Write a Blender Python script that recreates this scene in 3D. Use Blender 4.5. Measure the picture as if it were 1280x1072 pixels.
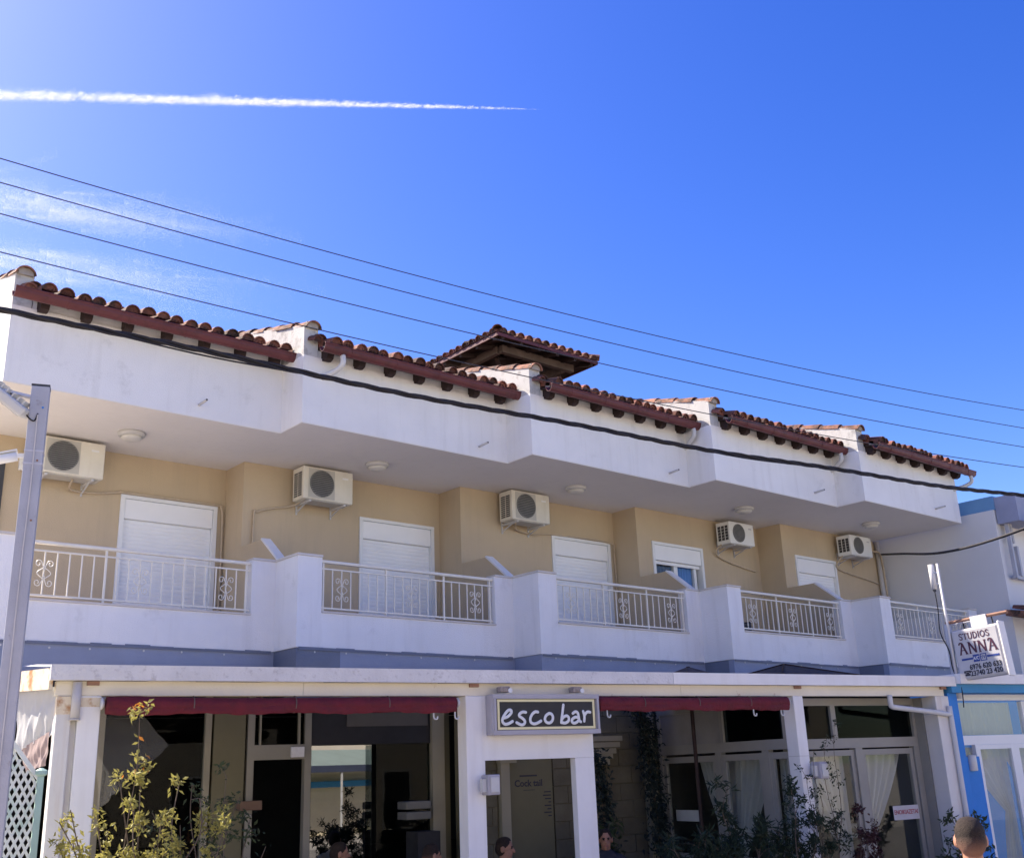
import bpy, bmesh, math, random
import numpy as np
from mathutils import Vector, Matrix
R = math.radians
random.seed(7)
sc = bpy.context.scene
for o in list(bpy.data.objects): bpy.data.objects.remove(o)
COL = sc.collection

# ------------------------------------------------------------------ camera
F_PX, PITCH, ROLL, YAW = 1323.34, R(17.957), R(-2.197), R(41.004)
fw = Vector((math.sin(YAW)*math.cos(PITCH), math.cos(YAW)*math.cos(PITCH), math.sin(PITCH)))
rt = Vector((math.cos(YAW), -math.sin(YAW), 0)); up = rt.cross(fw)
rt2 = math.cos(ROLL)*rt + math.sin(ROLL)*up; up2 = -math.sin(ROLL)*rt + math.cos(ROLL)*up
cam = bpy.data.cameras.new('camera'); camo = bpy.data.objects.new('camera', cam); COL.objects.link(camo)
M = Matrix((rt2, up2, -fw)).transposed().to_4x4(); M.translation = (0, 0, 2.0); camo.matrix_world = M
cam.sensor_fit = 'HORIZONTAL'; cam.sensor_width = 36; cam.lens = 36*F_PX/1280; cam.clip_start = .05; cam.clip_end = 9000
sc.camera = camo

# ------------------------------------------------------------------ sky, sun, exposure
SUN_AZ, SUN_EL = R(-24), R(44)          # azimuth from +y towards +x
w = bpy.data.worlds.new('World'); sc.world = w; w.use_nodes = True
nt = w.node_tree; nt.nodes.clear()
sky = nt.nodes.new('ShaderNodeTexSky'); sky.sky_type = 'NISHITA'; sky.sun_disc = False
sky.sun_elevation = SUN_EL; sky.sun_rotation = SUN_AZ % (2*math.pi)
sky.altitude = 0; sky.air_density = 1.0; sky.dust_density = 0.75; sky.ozone_density = 2.0
bg = nt.nodes.new('ShaderNodeBackground'); bg.inputs['Strength'].default_value = 0.11
hs = nt.nodes.new('ShaderNodeHueSaturation'); hs.inputs['Hue'].default_value = .527; hs.inputs['Saturation'].default_value = 1.42; hs.inputs['Value'].default_value = .9
wo = nt.nodes.new('ShaderNodeOutputWorld')
nt.links.new(sky.outputs[0], hs.inputs['Color']); nt.links.new(hs.outputs[0], bg.inputs[0]); nt.links.new(bg.outputs[0], wo.inputs[0])
sl = bpy.data.lights.new('sun', 'SUN'); sl.energy = 5.0; sl.angle = R(.53); sl.color = (1, .89, .74)
so = bpy.data.objects.new('sun', sl); COL.objects.link(so)
sd = Vector((math.sin(SUN_AZ)*math.cos(SUN_EL), math.cos(SUN_AZ)*math.cos(SUN_EL), math.sin(SUN_EL)))
so.rotation_euler = (-sd).to_track_quat('-Z', 'Y').to_euler(); so.location = sd*60
vs = sc.view_settings; sc.display_settings.display_device = 'sRGB'
vs.view_transform = 'Standard'; vs.look = 'None'; vs.gamma = 1; vs.use_curve_mapping = False
vs.exposure = 1.38
sc.cycles.max_bounces = 10; sc.cycles.transparent_max_bounces = 24
sc.cycles.use_denoising = True; sc.cycles.sample_clamp_indirect = 6

# ------------------------------------------------------------------ materials
MATS = {}
def mat(name, col, rough=.7, var=.12, vs_=3.0, bump=0.0, bs=60, col2=None, c2s=2.0, c2lo=.55, c2hi=.7, metal=0, spec=.3,
        streak=None, stamt=.25, rnd=0.0, trans=0.0, sub=None):
    """col: base; var: low-frequency brightness variation; col2: patches (wear/lichen/rust); streak: rain stains colour"""
    if name in MATS: return MATS[name]
    m = bpy.data.materials.new(name); m.use_nodes = True; n = m.node_tree; N = n.nodes; Lk = n.links
    b = N['Principled BSDF']; b.inputs['Roughness'].default_value = rough; b.inputs['Metallic'].default_value = metal
    b.inputs['Specular IOR Level'].default_value = spec
    geo = N.new('ShaderNodeNewGeometry'); pos = geo.outputs['Position']
    def noise(scale, det=4, vec=pos, rgh=.55):
        t = N.new('ShaderNodeTexNoise'); t.inputs['Scale'].default_value = scale; t.inputs['Detail'].default_value = det
        t.inputs['Roughness'].default_value = rgh; Lk.new(vec, t.inputs['Vector']); return t.outputs['Fac']
    def mapr(x, a, b_, c, d):
        r = N.new('ShaderNodeMapRange'); r.inputs[1].default_value = a; r.inputs[2].default_value = b_
        r.inputs[3].default_value = c; r.inputs[4].default_value = d; Lk.new(x, r.inputs[0]); return r.outputs[0]
    def mixc(f, a, bb, mode='MIX'):
        x = N.new('ShaderNodeMix'); x.data_type = 'RGBA'; x.blend_type = mode
        if isinstance(f, float): x.inputs[0].default_value = f
        else: Lk.new(f, x.inputs[0])
        for s, v in ((6, a), (7, bb)):
            if isinstance(v, tuple): x.inputs[s].default_value = (*v[:3], 1)
            else: Lk.new(v, x.inputs[s])
        return x.outputs[2]
    hsv = N.new('ShaderNodeHueSaturation'); hsv.inputs['Color'].default_value = (*col, 1)
    v = mapr(noise(vs_), .3, .7, 1-var, 1+var)
    if rnd:
        oi = N.new('ShaderNodeObjectInfo'); rr = mapr(oi.outputs['Random'], 0, 1, 1-rnd, 1+rnd)
        mm = N.new('ShaderNodeMath'); mm.operation = 'MULTIPLY'; Lk.new(v, mm.inputs[0]); Lk.new(rr, mm.inputs[1]); v = mm.outputs[0]
    Lk.new(v, hsv.inputs['Value']); c = hsv.outputs[0]
    if col2: c = mixc(mapr(noise(c2s, 8, rgh=.65), c2lo, c2hi, 0, 1), c, col2)
    if streak:
        mp = N.new('ShaderNodeMapping'); mp.inputs['Scale'].default_value = (5, 5, .45); Lk.new(pos, mp.inputs['Vector'])
        s_ = mapr(noise(1.3, 6, mp.outputs[0], .6), .52, .8, 0, stamt); c = mixc(s_, c, streak)
    Lk.new(c, b.inputs['Base Color'])
    rv = mapr(noise(9), .3, .7, max(0, rough-.08), min(1, rough+.08)); Lk.new(rv, b.inputs['Roughness'])
    if bump:
        bp = N.new('ShaderNodeBump'); bp.inputs['Strength'].default_value = bump; bp.inputs['Distance'].default_value = .02
        Lk.new(noise(bs, 5), bp.inputs['Height']); Lk.new(bp.outputs[0], b.inputs['Normal'])
    if trans:
        o = N['Material Output']; tr = N.new('ShaderNodeBsdfTranslucent'); Lk.new(c, tr.inputs[0])
        ms = N.new('ShaderNodeMixShader'); ms.inputs[0].default_value = trans
        Lk.new(b.outputs[0], ms.inputs[1]); Lk.new(tr.outputs[0], ms.inputs[2]); Lk.new(ms.outputs[0], o.inputs[0])
    MATS[name] = m; return m
def glass(name, tint=(.8, .85, .84), refl=1.45, base=0.0):
    m = bpy.data.materials.new(name); m.use_nodes = True; n = m.node_tree; n.nodes.clear()
    o = n.nodes.new('ShaderNodeOutputMaterial'); t = n.nodes.new('ShaderNodeBsdfTransparent'); t.inputs[0].default_value = (*tint, 1)
    g = n.nodes.new('ShaderNodeBsdfGlossy'); g.inputs['Roughness'].default_value = .01; g.inputs[0].default_value = (.95, .97, .97, 1)
    f0 = ((refl-1)/(refl+1))**2                      # Schlick's approximation, the same from either side of the pane
    ge = n.nodes.new('ShaderNodeNewGeometry'); dp = n.nodes.new('ShaderNodeVectorMath'); dp.operation = 'DOT_PRODUCT'
    n.links.new(ge.outputs['Incoming'], dp.inputs[0]); n.links.new(ge.outputs['Normal'], dp.inputs[1])
    def mth(op, a_, b_=None):
        q = n.nodes.new('ShaderNodeMath'); q.operation = op
        for k, v in ((0, a_), (1, b_)):
            if v is None: continue
            if isinstance(v, (int, float)): q.inputs[k].default_value = v
            else: n.links.new(v, q.inputs[k])
        return q
    pw_ = mth('POWER', mth('SUBTRACT', 1.0, mth('ABSOLUTE', dp.outputs['Value']).outputs[0]).outputs[0], 5.0)
    fr = mth('ADD', mth('MULTIPLY', pw_.outputs[0], 1-f0).outputs[0], f0)
    ms = n.nodes.new('ShaderNodeMixShader'); n.links.new(fr.outputs[0], ms.inputs[0])
    n.links.new(t.outputs[0], ms.inputs[1]); n.links.new(g.outputs[0], ms.inputs[2]); n.links.new(ms.outputs[0], o.inputs[0]); return m
def sheer(name, col, alpha):
    m = bpy.data.materials.new(name); m.use_nodes = True; n = m.node_tree; n.nodes.clear()
    o = n.nodes.new('ShaderNodeOutputMaterial'); t = n.nodes.new('ShaderNodeBsdfTransparent')
    d = n.nodes.new('ShaderNodeBsdfDiffuse'); d.inputs[0].default_value = (*col, 1)
    r = n.nodes.new('ShaderNodeBsdfTranslucent'); r.inputs[0].default_value = (*col, 1)
    a = n.nodes.new('ShaderNodeMixShader'); a.inputs[0].default_value = .4; n.links.new(d.outputs[0], a.inputs[1]); n.links.new(r.outputs[0], a.inputs[2])
    ms = n.nodes.new('ShaderNodeMixShader'); ms.inputs[0].default_value = alpha
    n.links.new(t.outputs[0], ms.inputs[1]); n.links.new(a.outputs[0], ms.inputs[2]); n.links.new(ms.outputs[0], o.inputs[0]); return m

WHITE = mat('white_plaster', (.81, .79, .775), .85, .05, 1.2, .3, 70, col2=(.64, .62, .60), c2s=2.6, c2lo=.6, c2hi=.82, streak=(.50, .47, .43), stamt=.26)
PARAPET = mat('old_white_plaster', (.56, .54, .51), .9, .08, 2, .4, 60, col2=(.26, .24, .22), c2s=5, c2lo=.52, c2hi=.74)
SOFFIT = mat('soffit_paint', (.80, .76, .71), .85, .03, .8, .15, 90, streak=(.6, .57, .52), stamt=.15)
BEIGE = mat('beige_plaster', (.545, .435, .295), .9, .06, 1.0, .3, 80, streak=(.40, .33, .24), stamt=.35)
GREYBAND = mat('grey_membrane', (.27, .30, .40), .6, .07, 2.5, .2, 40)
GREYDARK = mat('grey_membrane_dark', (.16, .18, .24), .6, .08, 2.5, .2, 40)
TILE = mat('terracotta', (.19, .075, .056), .85, .25, 5, .4, 70, col2=(.05, .04, .037), c2s=7, c2lo=.44, c2hi=.66, rnd=.5)
TILEO = mat('terracotta_orange', (.28, .13, .085), .85, .2, 5, .4, 70, col2=(.045, .035, .03), c2s=6, c2lo=.42, c2hi=.64, rnd=.25)
GUTTER = mat('gutter_paint', (.125, .036, .036), .5, .12, 4, .1, 30, col2=(.07, .028, .025), c2s=6, c2lo=.5, c2hi=.75)
WOOD = mat('dark_wood', (.040, .024, .021), .8, .2, 6, .3, 40)
WOODL = mat('grey_wood', (.13, .095, .08), .8, .2, 6, .3, 40)
MORTAR = mat('mortar', (.38, .34, .30), .95, .2, 6, .4, 60)
PVC = mat('white_pvc', (.58, .57, .56), .45, .06, 4)
PVCG = mat('grey_pvc', (.55, .52, .5), .5, .06, 4)
SHUT = mat('shutter_white', (.86, .86, .86), .5, .03, 2)
FRAMEW = mat('frame_white', (.78, .78, .77), .4, .03, 3)
IVORY = mat('railing_ivory', (.78, .73, .62), .45, .05, 5)
ACM = mat('ac_cream', (.72, .68, .58), .45, .06, 3, streak=(.46, .37, .26), stamt=.4, rnd=.05)
ACW = mat('ac_white', (.78, .78, .76), .45, .03, 3)
ACP = mat('ac_panel', (.50, .48, .43), .55, .05, 3)
DARK = mat('dark_grille', (.06, .06, .065), .6, .1, 6)
GRILLE = mat('grille_grey', (.20, .20, .195), .6, .1, 6)
CREAM = mat('cream_metal', (.74, .67, .53), .5, .06, 2, .1, 40, col2=(.36, .17, .07), c2s=3.2, c2lo=.645, c2hi=.70)
CREAMR = mat('rusty_cream', (.70, .60, .44), .7, .1, 3, .2, 40, col2=(.40, .19, .07), c2s=5, c2lo=.48, c2hi=.6)
FASC = mat('weathered_white', (.66, .64, .63), .75, .08, 3, .5, 35, col2=(.42, .39, .38), c2s=14, c2lo=.55, c2hi=.75)
COLW = mat('column_white', (.78, .76, .74), .55, .04, 2, .1, 30, streak=(.55, .5, .43), stamt=.3)
COLS = mat('column_streaked', (.68, .65, .61), .6, .05, 2, .1, 30, streak=(.45, .28, .14), stamt=.5)
RED = mat('awning_red', (.125, .014, .022), .75, .2, 9, .6, 25)
ALU = mat('aluminium', (.52, .51, .54), .45, .05, 5, metal=.3)
STEEL = mat('pole_grey', (.42, .42, .46), .5, .08, 4, .15, 60, col2=(.27, .25, .25), c2s=9, c2lo=.62, c2hi=.74)
BLACKP = mat('sign_black', (.030, .029, .030), .5, .1, 5)
YELL = mat('sign_yellow', (.78, .70, .40), .5, .03, 5)
LETW = mat('letter_white', (.72, .72, .72), .5, .06, 25)
SIGNF = mat('sign_face', (.50, .485, .49), .4, .03, 3)
PURP = mat('letter_purple', (.08, .028, .05), .5, .05, 9)
NAVY = mat('letter_navy', (.03, .06, .25), .5, .05, 9)
INK = mat('letter_ink', (.035, .035, .05), .5, .05, 9)
RUST = mat('rusty_bracket', (.30, .17, .12), .85, .2, 12, .3, 50)
OLIVE = mat('olive_paint', (.165, .15, .09), .85, .06, 1.5, .1, 60)
CREAMP = mat('cream_paint', (.31, .285, .21), .8, .05, 2, .1, 50)
STONE = mat('stone_course', (.13, .117, .08), .9, .15, 4, .3, 30, rnd=.1)
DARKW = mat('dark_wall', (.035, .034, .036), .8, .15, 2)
FLOOR = mat('floor_tile', (.22, .20, .18), .6, .1, 2)
BLUEP = mat('blue_paint', (.045, .22, .60), .7, .07, 2.5, .15, 50)
BLUED = mat('blue_beam', (.06, .25, .48), .7, .07, 2.5, .15, 50)
SLATE = mat('slate_slab', (.30, .32, .42), .8, .08, 2, .2, 40)
NBWHITE = mat('neighbour_white', (.70, .69, .69), .9, .03, 1, .2, 80)
CABLE = mat('cable_black', (.022, .020, .024), .6, .1, 8)
WIRE = mat('wire_dark', (.05, .05, .06), .6, .1, 8)
HOSE = mat('hose_beige', (.52, .42, .30), .8, .1, 8)
PLAST = sheer('plastic_sheet', (.80, .80, .79), .85)
CLEARP = sheer('clear_plastic', (.55, .54, .52), .11)
CURT = sheer('sheer_curtain', (.80, .79, .77), .74)
CURTB = sheer('dense_curtain', (.80, .78, .70), .85)
GREENP = mat('green_paint', (.36, .52, .45), .6, .1, 6)
LATT = mat('lattice_white', (.68, .72, .66), .6, .1, 6, col2=(.28, .5, .4), c2s=4, c2lo=.52, c2hi=.68)
LAMPG = mat('lamp_grey', (.55, .54, .52), .4, .05, 5)
LAMPD = mat('lamp_diffuser', (.62, .60, .56), .35, .04, 5)
BARK = mat('bark', (.13, .10, .075), .9, .2, 20, .4, 60)
LEAFY = mat('leaf_yellow_green', (.34, .31, .085), .6, .35, 9, trans=.35)
LEAFO = mat('leaf_orange', (.50, .20, .03), .6, .3, 9, trans=.35)
LEAFD = mat('leaf_dark_green', (.020, .036, .019), .6, .3, 9, trans=.15)
LEAFM = mat('leaf_mid_green', (.055, .075, .032), .6, .35, 9, trans=.25)
LEAFR = mat('leaf_dark_red', (.06, .022, .022), .6, .3, 9, trans=.2)
IVY = mat('ivy_leaf', (.022, .034, .030), .5, .3, 9, trans=.1)
PARA = mat('parasol_brown', (.085, .066, .062), .85, .1, 6, .2, 60)
CLOUD = mat('cloud_white', (.92, .92, .92), 1, .02, 1, trans=.5)
GROUND = mat('ground_concrete', (.42, .38, .32), .9, .12, .4, .2, 20)
ASPH = mat('asphalt', (.24, .22, .19), .9, .15, .5, .3, 50)
PAVE = mat('pavement_stone', (.46, .41, .34), .85, .12, .8, .2, 30)
GLASS = glass('window_glass', (.93, .95, .94), 1.4); GLASSR = glass('mirror_glass', (.35, .38, .38), 2.6); GLASSD = glass('tinted_glass', (.50, .53, .53), 1.13)
SIDING = mat('cream_siding', (.70, .60, .42), .8, .05, 2)
BOATB = mat('boat_blue', (.05, .25, .48), .5, .05, 3)
TARP = mat('tarp_grey_green', (.33, .40, .36), .8, .08, 2)
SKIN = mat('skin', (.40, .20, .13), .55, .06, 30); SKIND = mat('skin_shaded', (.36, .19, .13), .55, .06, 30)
HAIR = mat('hair_dark', (.028, .018, .014), .7, .3, 60, .5, 200); FADE = mat('hair_cropped', (.16, .085, .058), .75, .2, 60, .5, 250)
SHIRTW = mat('shirt_white', (.70, .68, .65), .8, .06, 8, .2, 60); SHIRTD = mat('shirt_dark', (.04, .04, .05), .8, .1, 8)
SHIRTB = mat('shirt_navy', (.05, .07, .14), .8, .1, 8); TROUS = mat('trousers', (.06, .07, .10), .85, .1, 8)
EYE = mat('eye', (.03, .02, .02), .3, .05, 8); SHOE = mat('shoe', (.05, .04, .04), .6, .1, 8)

# ------------------------------------------------------------------ mesh helpers
def frame_of(d):
    d = d.normalized(); a = Vector((0, 0, 1)) if abs(d.z) < .95 else Vector((1, 0, 0))
    u = d.cross(a).normalized(); return u, u.cross(d).normalized()
class MB:
    def __init__(s): s.v = []; s.f = []; s.mi = []
    def add(s, vs, fs, m=0):
        k = len(s.v); s.v += [tuple(p) for p in vs]; s.f += [tuple(i+k for i in f) for f in fs]; s.mi += [m]*len(fs); return s
    def box(s, x0, x1, y0, y1, z0, z1, T=None, m=0):
        P = [(x, y, z) for z in (z0, z1) for y in (y0, y1) for x in (x0, x1)]
        if T is not None: P = [T @ Vector(p) for p in P]
        return s.add(P, [(0, 2, 3, 1), (4, 5, 7, 6), (0, 1, 5, 4), (2, 6, 7, 3), (0, 4, 6, 2), (1, 3, 7, 5)], m)
    def bbox(s, x0, x1, y0, y1, z0, z1, b=.01, T=None):           # box with chamfered vertical and horizontal edges
        bm = bmesh.new(); bmesh.ops.create_cube(bm, size=1)
        for q in bm.verts: q.co = Vector(((x0+x1)/2+q.co.x*(x1-x0), (y0+y1)/2+q.co.y*(y1-y0), (z0+z1)/2+q.co.z*(z1-z0)))
        bmesh.ops.bevel(bm, geom=bm.edges[:], offset=b, segments=2, affect='EDGES', profile=.5)
        bm.verts.index_update(); P = [q.co.copy() for q in bm.verts]
        if T is not None: P = [T @ p for p in P]
        s.add(P, [tuple(q.index for q in f.verts) for f in bm.faces]); bm.free(); return s
    def prism(s, poly, z0, z1, axis='z', m=0):
        n = len(poly)
        if axis == 'z': P = [(a, b, z0) for a, b in poly]+[(a, b, z1) for a, b in poly]
        elif axis == 'x': P = [(z0, a, b) for a, b in poly]+[(z1, a, b) for a, b in poly]
        else: P = [(a, z0, b) for a, b in poly]+[(a, z1, b) for a, b in poly]
        return s.add(P, [tuple(range(n))[::-1], tuple(range(n, 2*n))]+[(i, (i+1) % n, n+(i+1) % n, n+i) for i in range(n)], m)
    def tube(s, pts, r, n=6, cap=True, m=0):
        pts = [Vector(p) for p in pts]; k0 = len(s.v); u = None
        for i, p in enumerate(pts):
            d = (pts[min(i+1, len(pts)-1)]-pts[max(i-1, 0)])
            if d.length < 1e-9: d = Vector((0, 0, 1))
            d.normalize()
            if u is None: u, vv = frame_of(d)
            else:
                u = (u-d*u.dot(d)).normalized(); vv = d.cross(u)
            vv = d.cross(u)
            ri = r[i] if isinstance(r, (list, tuple)) else r
            for j in range(n):
                a = 2*math.pi*j/n; s.v.append(tuple(p+u*ri*math.cos(a)+vv*ri*math.sin(a)))
        F_ = [(k0+i*n+j, k0+i*n+(j+1) % n, k0+(i+1)*n+(j+1) % n, k0+(i+1)*n+j) for i in range(len(pts)-1) for j in range(n)]
        if cap: F_ += [tuple(k0+j for j in range(n))[::-1], tuple(k0+(len(pts)-1)*n+j for j in range(n))]
        s.f += F_; s.mi += [m]*len(F_); return s
    def bar(s, a, b, w, h=None, m=0):
        a = Vector(a); b = Vector(b); h = h or w; u, v = frame_of(b-a)
        P = [p+u*i*w/2+v*j*h/2 for p in (a, b) for i, j in ((-1, -1), (1, -1), (1, 1), (-1, 1))]
        return s.add(P, [(3, 2, 1, 0), (4, 5, 6, 7)]+[(i, (i+1) % 4, 4+(i+1) % 4, 4+i) for i in range(4)], m)
    def lathe(s, prof, c=(0, 0, 0), n=20, axis='z'):
        P = []; c = Vector(c)
        for r, h in prof:
            for j in range(n):
                a = 2*math.pi*j/n; q = (r*math.cos(a), r*math.sin(a), h)
                if axis == 'y': q = (q[0], q[2], q[1])
                P.append(c+Vector(q))
        F_ = [(i*n+j, i*n+(j+1) % n, (i+1)*n+(j+1) % n, (i+1)*n+j) for i in range(len(prof)-1) for j in range(n)]
        return s.add(P, F_+[tuple(range(n))[::-1], tuple((len(prof)-1)*n+j for j in range(n))])
    def build(s, name, material, parent=None, smooth=False, kind=None):
        me = bpy.data.meshes.new(name); me.from_pydata(s.v, [], s.f)
        for q in (material if isinstance(material, (list, tuple)) else [material]): me.materials.append(q)
        if any(s.mi): me.polygons.foreach_set('material_index', s.mi)
        bm = bmesh.new(); bm.from_mesh(me); bmesh.ops.recalc_face_normals(bm, faces=bm.faces); bm.to_mesh(me); bm.free()
        if smooth: me.polygons.foreach_set('use_smooth', [True]*len(me.polygons))
        o = bpy.data.objects.new(name, me); COL.objects.link(o); o.parent = parent
        if kind: o['kind'] = kind
        return o
def tag(o, label, cat=None, group=None, kind=None):
    o['label'] = label
    if cat: o['category'] = cat
    if group: o['group'] = group
    if kind: o['kind'] = kind
    return o
def thing(name, label, cat, loc=(0, 0, 0), rz=0, group=None):
    o = bpy.data.objects.new(name, None); COL.objects.link(o); o.location = loc; o.rotation_euler = (0, 0, rz)
    o.empty_display_size = .2
    return tag(o, label, cat, group)
def inst(src, parent, loc=(0, 0, 0), rot=(0, 0, 0), scale=(1, 1, 1)):
    o = src.copy(); COL.objects.link(o); o.parent = parent; o.location = loc; o.rotation_euler = rot; o.scale = scale; return o
def smooth_path(pts, k=6):
    pts = [Vector(p) for p in pts]; out = []
    for i in range(len(pts)-1):
        p0 = pts[max(i-1, 0)]; p1 = pts[i]; p2 = pts[i+1]; p3 = pts[min(i+2, len(pts)-1)]
        for j in range(k):
            t = j/k; out.append(.5*((2*p1)+(p2-p0)*t+(2*p0-5*p1+4*p2-p3)*t*t+(3*p1-p0-3*p2+p3)*t**3))
    return out+[pts[-1]]
def text_mesh(body, size, mtl, name, parent, T, extrude=.002, bold=0.0, align='CENTER', sx=1.0):
    cu = bpy.data.curves.new(name, 'FONT'); cu.body = body; cu.size = size; cu.extrude = extrude; cu.offset = bold
    cu.align_x = align; cu.align_y = 'CENTER'; cu.resolution_u = 3
    t = bpy.data.objects.new(name, cu); COL.objects.link(t)
    dg = bpy.context.evaluated_depsgraph_get(); me = bpy.data.meshes.new_from_object(t.evaluated_get(dg))
    bpy.data.objects.remove(t); bpy.data.curves.remove(cu)
    for v in me.vertices: v.co = T @ Vector((v.co.x*sx, v.co.y, v.co.z))
    me.materials.clear(); me.materials.append(mtl)
    o = bpy.data.objects.new(name, me); COL.objects.link(o); o.parent = parent; return o

# ------------------------------------------------------------------ layout (metres). fronts run along +x, street side is -y
UL, ST, X0, Y1 = 3.5, .5704, 2.997, 12.2015
WD, WX = 2.0245, .2141
ZF, ZBT, ZBB = 6.44, 4.684, 3.55          # soffit, parapet top, parapet bottom
ZE, SLOPE = 7.38, math.atan(.278)         # top of upper wall, roof pitch
XO = [X0+UL*i for i in range(6)]; YO = [Y1-ST*i for i in range(6)]
YB = 20.0
CA = math.atan2(-.1988, .98); CORG = (2.93, 9.352, 0)         # the canopy's own frame: t along it, o into the building
def cmat(): return Matrix.Translation(CORG) @ Matrix.Rotation(CA, 4, 'Z')
CM = cmat()
def cw(t, o, z): return CM @ Vector((t, o, z))
ORD = ['leftmost', 'second from left', 'middle', 'second from right', 'rightmost']

# ------------------------------------------------------------------ ground, road, pavement
g = MB().add([(-600, -600, -.02), (600, -600, -.02), (600, 600, -.02), (-600, 600, -.02)], [(0, 1, 2, 3)]).build('ground', GROUND); tag(g, 'pale concrete ground around the street', kind='structure')
rd = MB().prism([tuple(cw(t, o, 0)[:2]) for t, o in ((-80, -14), (80, -14), (80, -3.2), (-80, -3.2))], -.016, -.012).build('road', ASPH); tag(rd, 'asphalt street in front of the bar', kind='structure')
pv = MB().prism([tuple(cw(t, o, 0)[:2]) for t, o in ((-80, -3.05), (80, -3.05), (80, 12), (-80, 12))], -.015, 0).build('pavement', PAVE); tag(pv, 'paved terrace and pavement before the bar', kind='structure')
kb = MB().prism([tuple(cw(t, o, 0)[:2]) for t, o in ((-80, -3.2), (80, -3.2), (80, -3.05), (-80, -3.05))], -.015, .11).build('kerb', FASC); tag(kb, 'stone kerb along the pavement', kind='structure')

# ------------------------------------------------------------------ the apartment building
bld = thing('apartment_building', 'long white two storey building with stepped bays, tiled eaves and beige balcony walls', 'building')
def saw(dx=0, dy=0, back=YB, ext=0):
    p = []
    for i in range(5): p += [(XO[i]+dx, YO[i]+dy), (XO[i+1]+dx+(ext if i == 4 else 0), YO[i]+dy)]
    return p+[(XO[5]+dx+ext, back), (X0+dx, back)]
MB().prism(saw(), ZF, ZE).build('upper_wall', WHITE, bld)
MB().prism([(x, y) for x, y in saw(.004, .004)], ZF-.012, ZF-.001).build('soffit', SOFFIT, bld)
MB().prism(saw(.03, .03), 3.35, 3.70).build('balcony_slab', SOFFIT, bld)
# beige walls with door openings
DX = [(2.17, 3.59)]*3+[(.58, 1.97)]*2; DZ = (3.72, 5.85)
for i in range(5):
    yw = YO[i]+WD; a, b = XO[i]+WX, XO[i+1]+WX; d0, d1 = XO[i]+DX[i][0], XO[i]+DX[i][1]
    m = MB().box(a, d0, yw, yw+.22, 3.70, ZF-.013).box(d1, b, yw, yw+.22, 3.70, ZF-.013).box(d0, d1, yw, yw+.22, DZ[1], ZF-.013)
    if i < 4: m.box(b, b+.2, yw-ST+.22, yw, 3.70, ZF-.013)
    m.box(d0-.3, d1+.3, yw+1.4, yw+1.5, 3.70, ZF-.013)          # room wall seen behind the glazing
    m.build('beige_wall', BEIGE, bld)
    # door: frame, shutter box, roller shutter (or glazing)
    dr = MB().box(d0, d0+.06, yw-.025, yw+.14, DZ[0], DZ[1]).box(d1-.06, d1, yw-.025, yw+.14, DZ[0], DZ[1]).box(d0+.06, d1-.06, yw-.025, yw+.14, DZ[1]-.05, DZ[1]).build('balcony_door', FRAMEW, bld)
    MB().bbox(d0+.062, d1-.062, yw-.012, yw+.13, DZ[1]-.33, DZ[1]-.052, .012).build('shutter_box', SHUT, dr)
    zb = DZ[0] if i != 3 else 5.47
    sh = MB(); z = DZ[1]-.333
    while z > zb:
        sh.prism([(yw+.047, z-.0565), (yw+.0425, z-.044), (yw+.041, z-.0285), (yw+.0425, z-.013), (yw+.047, z), (yw+.07, z), (yw+.07, z-.0565)], d0+.064, d1-.064, 'x'); z -= .057
    sh.build('shutter', SHUT, dr)
    if i == 3:
        mx = (d0+d1)/2
        MB().box(d0+.06, d1-.06, yw+.100, yw+.108, DZ[0], 5.46).build('pane', GLASS, dr)
        MB().box(mx-.06, mx+.04, yw+.07, yw+.13, DZ[0], 5.46).box(d1-.2, d1-.13, yw+.07, yw+.13, DZ[0], 5.46).box(d0+.062, d0+.1, yw+.07, yw+.13, DZ[0], 5.46).build('sash', FRAMEW, dr)
        for c0_, c1_, cc_, nm in ((d0+.1, mx-.07, (.075, .055, .05), 'curtain_brown'), (mx+.05, d1-.2, (.085, .20, .52), 'curtain_blue')):
            c = MB(); n = 24; P = [(c0_+(c1_-c0_)*k/n, yw+.16+.02*math.sin(k*1.5), z) for k in range(n+1) for z in (3.75, 5.8)]
            c.add(P, [(2*k, 2*k+2, 2*k+3, 2*k+1) for k in range(n)]).build('curtain', mat(nm, cc_, .8, .1, 5), dr)
# a dark shutter edge at the far left of the first wall
MB().box(X0+.50, X0+.635, Y1+WD-.05, Y1+WD-.001, 3.72, 6.13).build('shutter_leaf', DARK, bld)
# parapets with openings for the railings
def par(i):
    m = MB(); a, b, y = XO[i], XO[i+1], YO[i]; T = .16
    o0, o1 = a+.345, b-.33
    m.box(a, b, y, y+T, ZBB, 3.985)
    m.box(a, o0, y, y+T, 3.985, ZBT); m.box(o1, b, y, y+T, 3.985, ZBT)
    if i < 4:
        m.box(b, b+T, y-ST+T, y+T, ZBB, ZBT)           # the stepped return to the next bay
    else: m.box(b-T, b, y+T, y+WD, ZBB, ZBT)
    p = m.build('parapet', WHITE, bld)
    cp = MB().box(a-.015, o0, y-.02, y+T+.02, ZBT+.001, ZBT+.028).box(o1, b-.018, y-.02, y+T+.02, ZBT+.001, ZBT+.028)
    if i < 4: cp.box(b-.018, b+T+.02, y-ST+T+.022, y+T+.02, ZBT+.001, ZBT+.028)
    cp.box(o0+.001, o1-.001, y-.02, y+T+.02, 3.986, 4.008)
    cp.build('coping', mat('coping_stone', (.62, .57, .52), .8, .08, 4), p)
for i in range(5): par(i)
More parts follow.
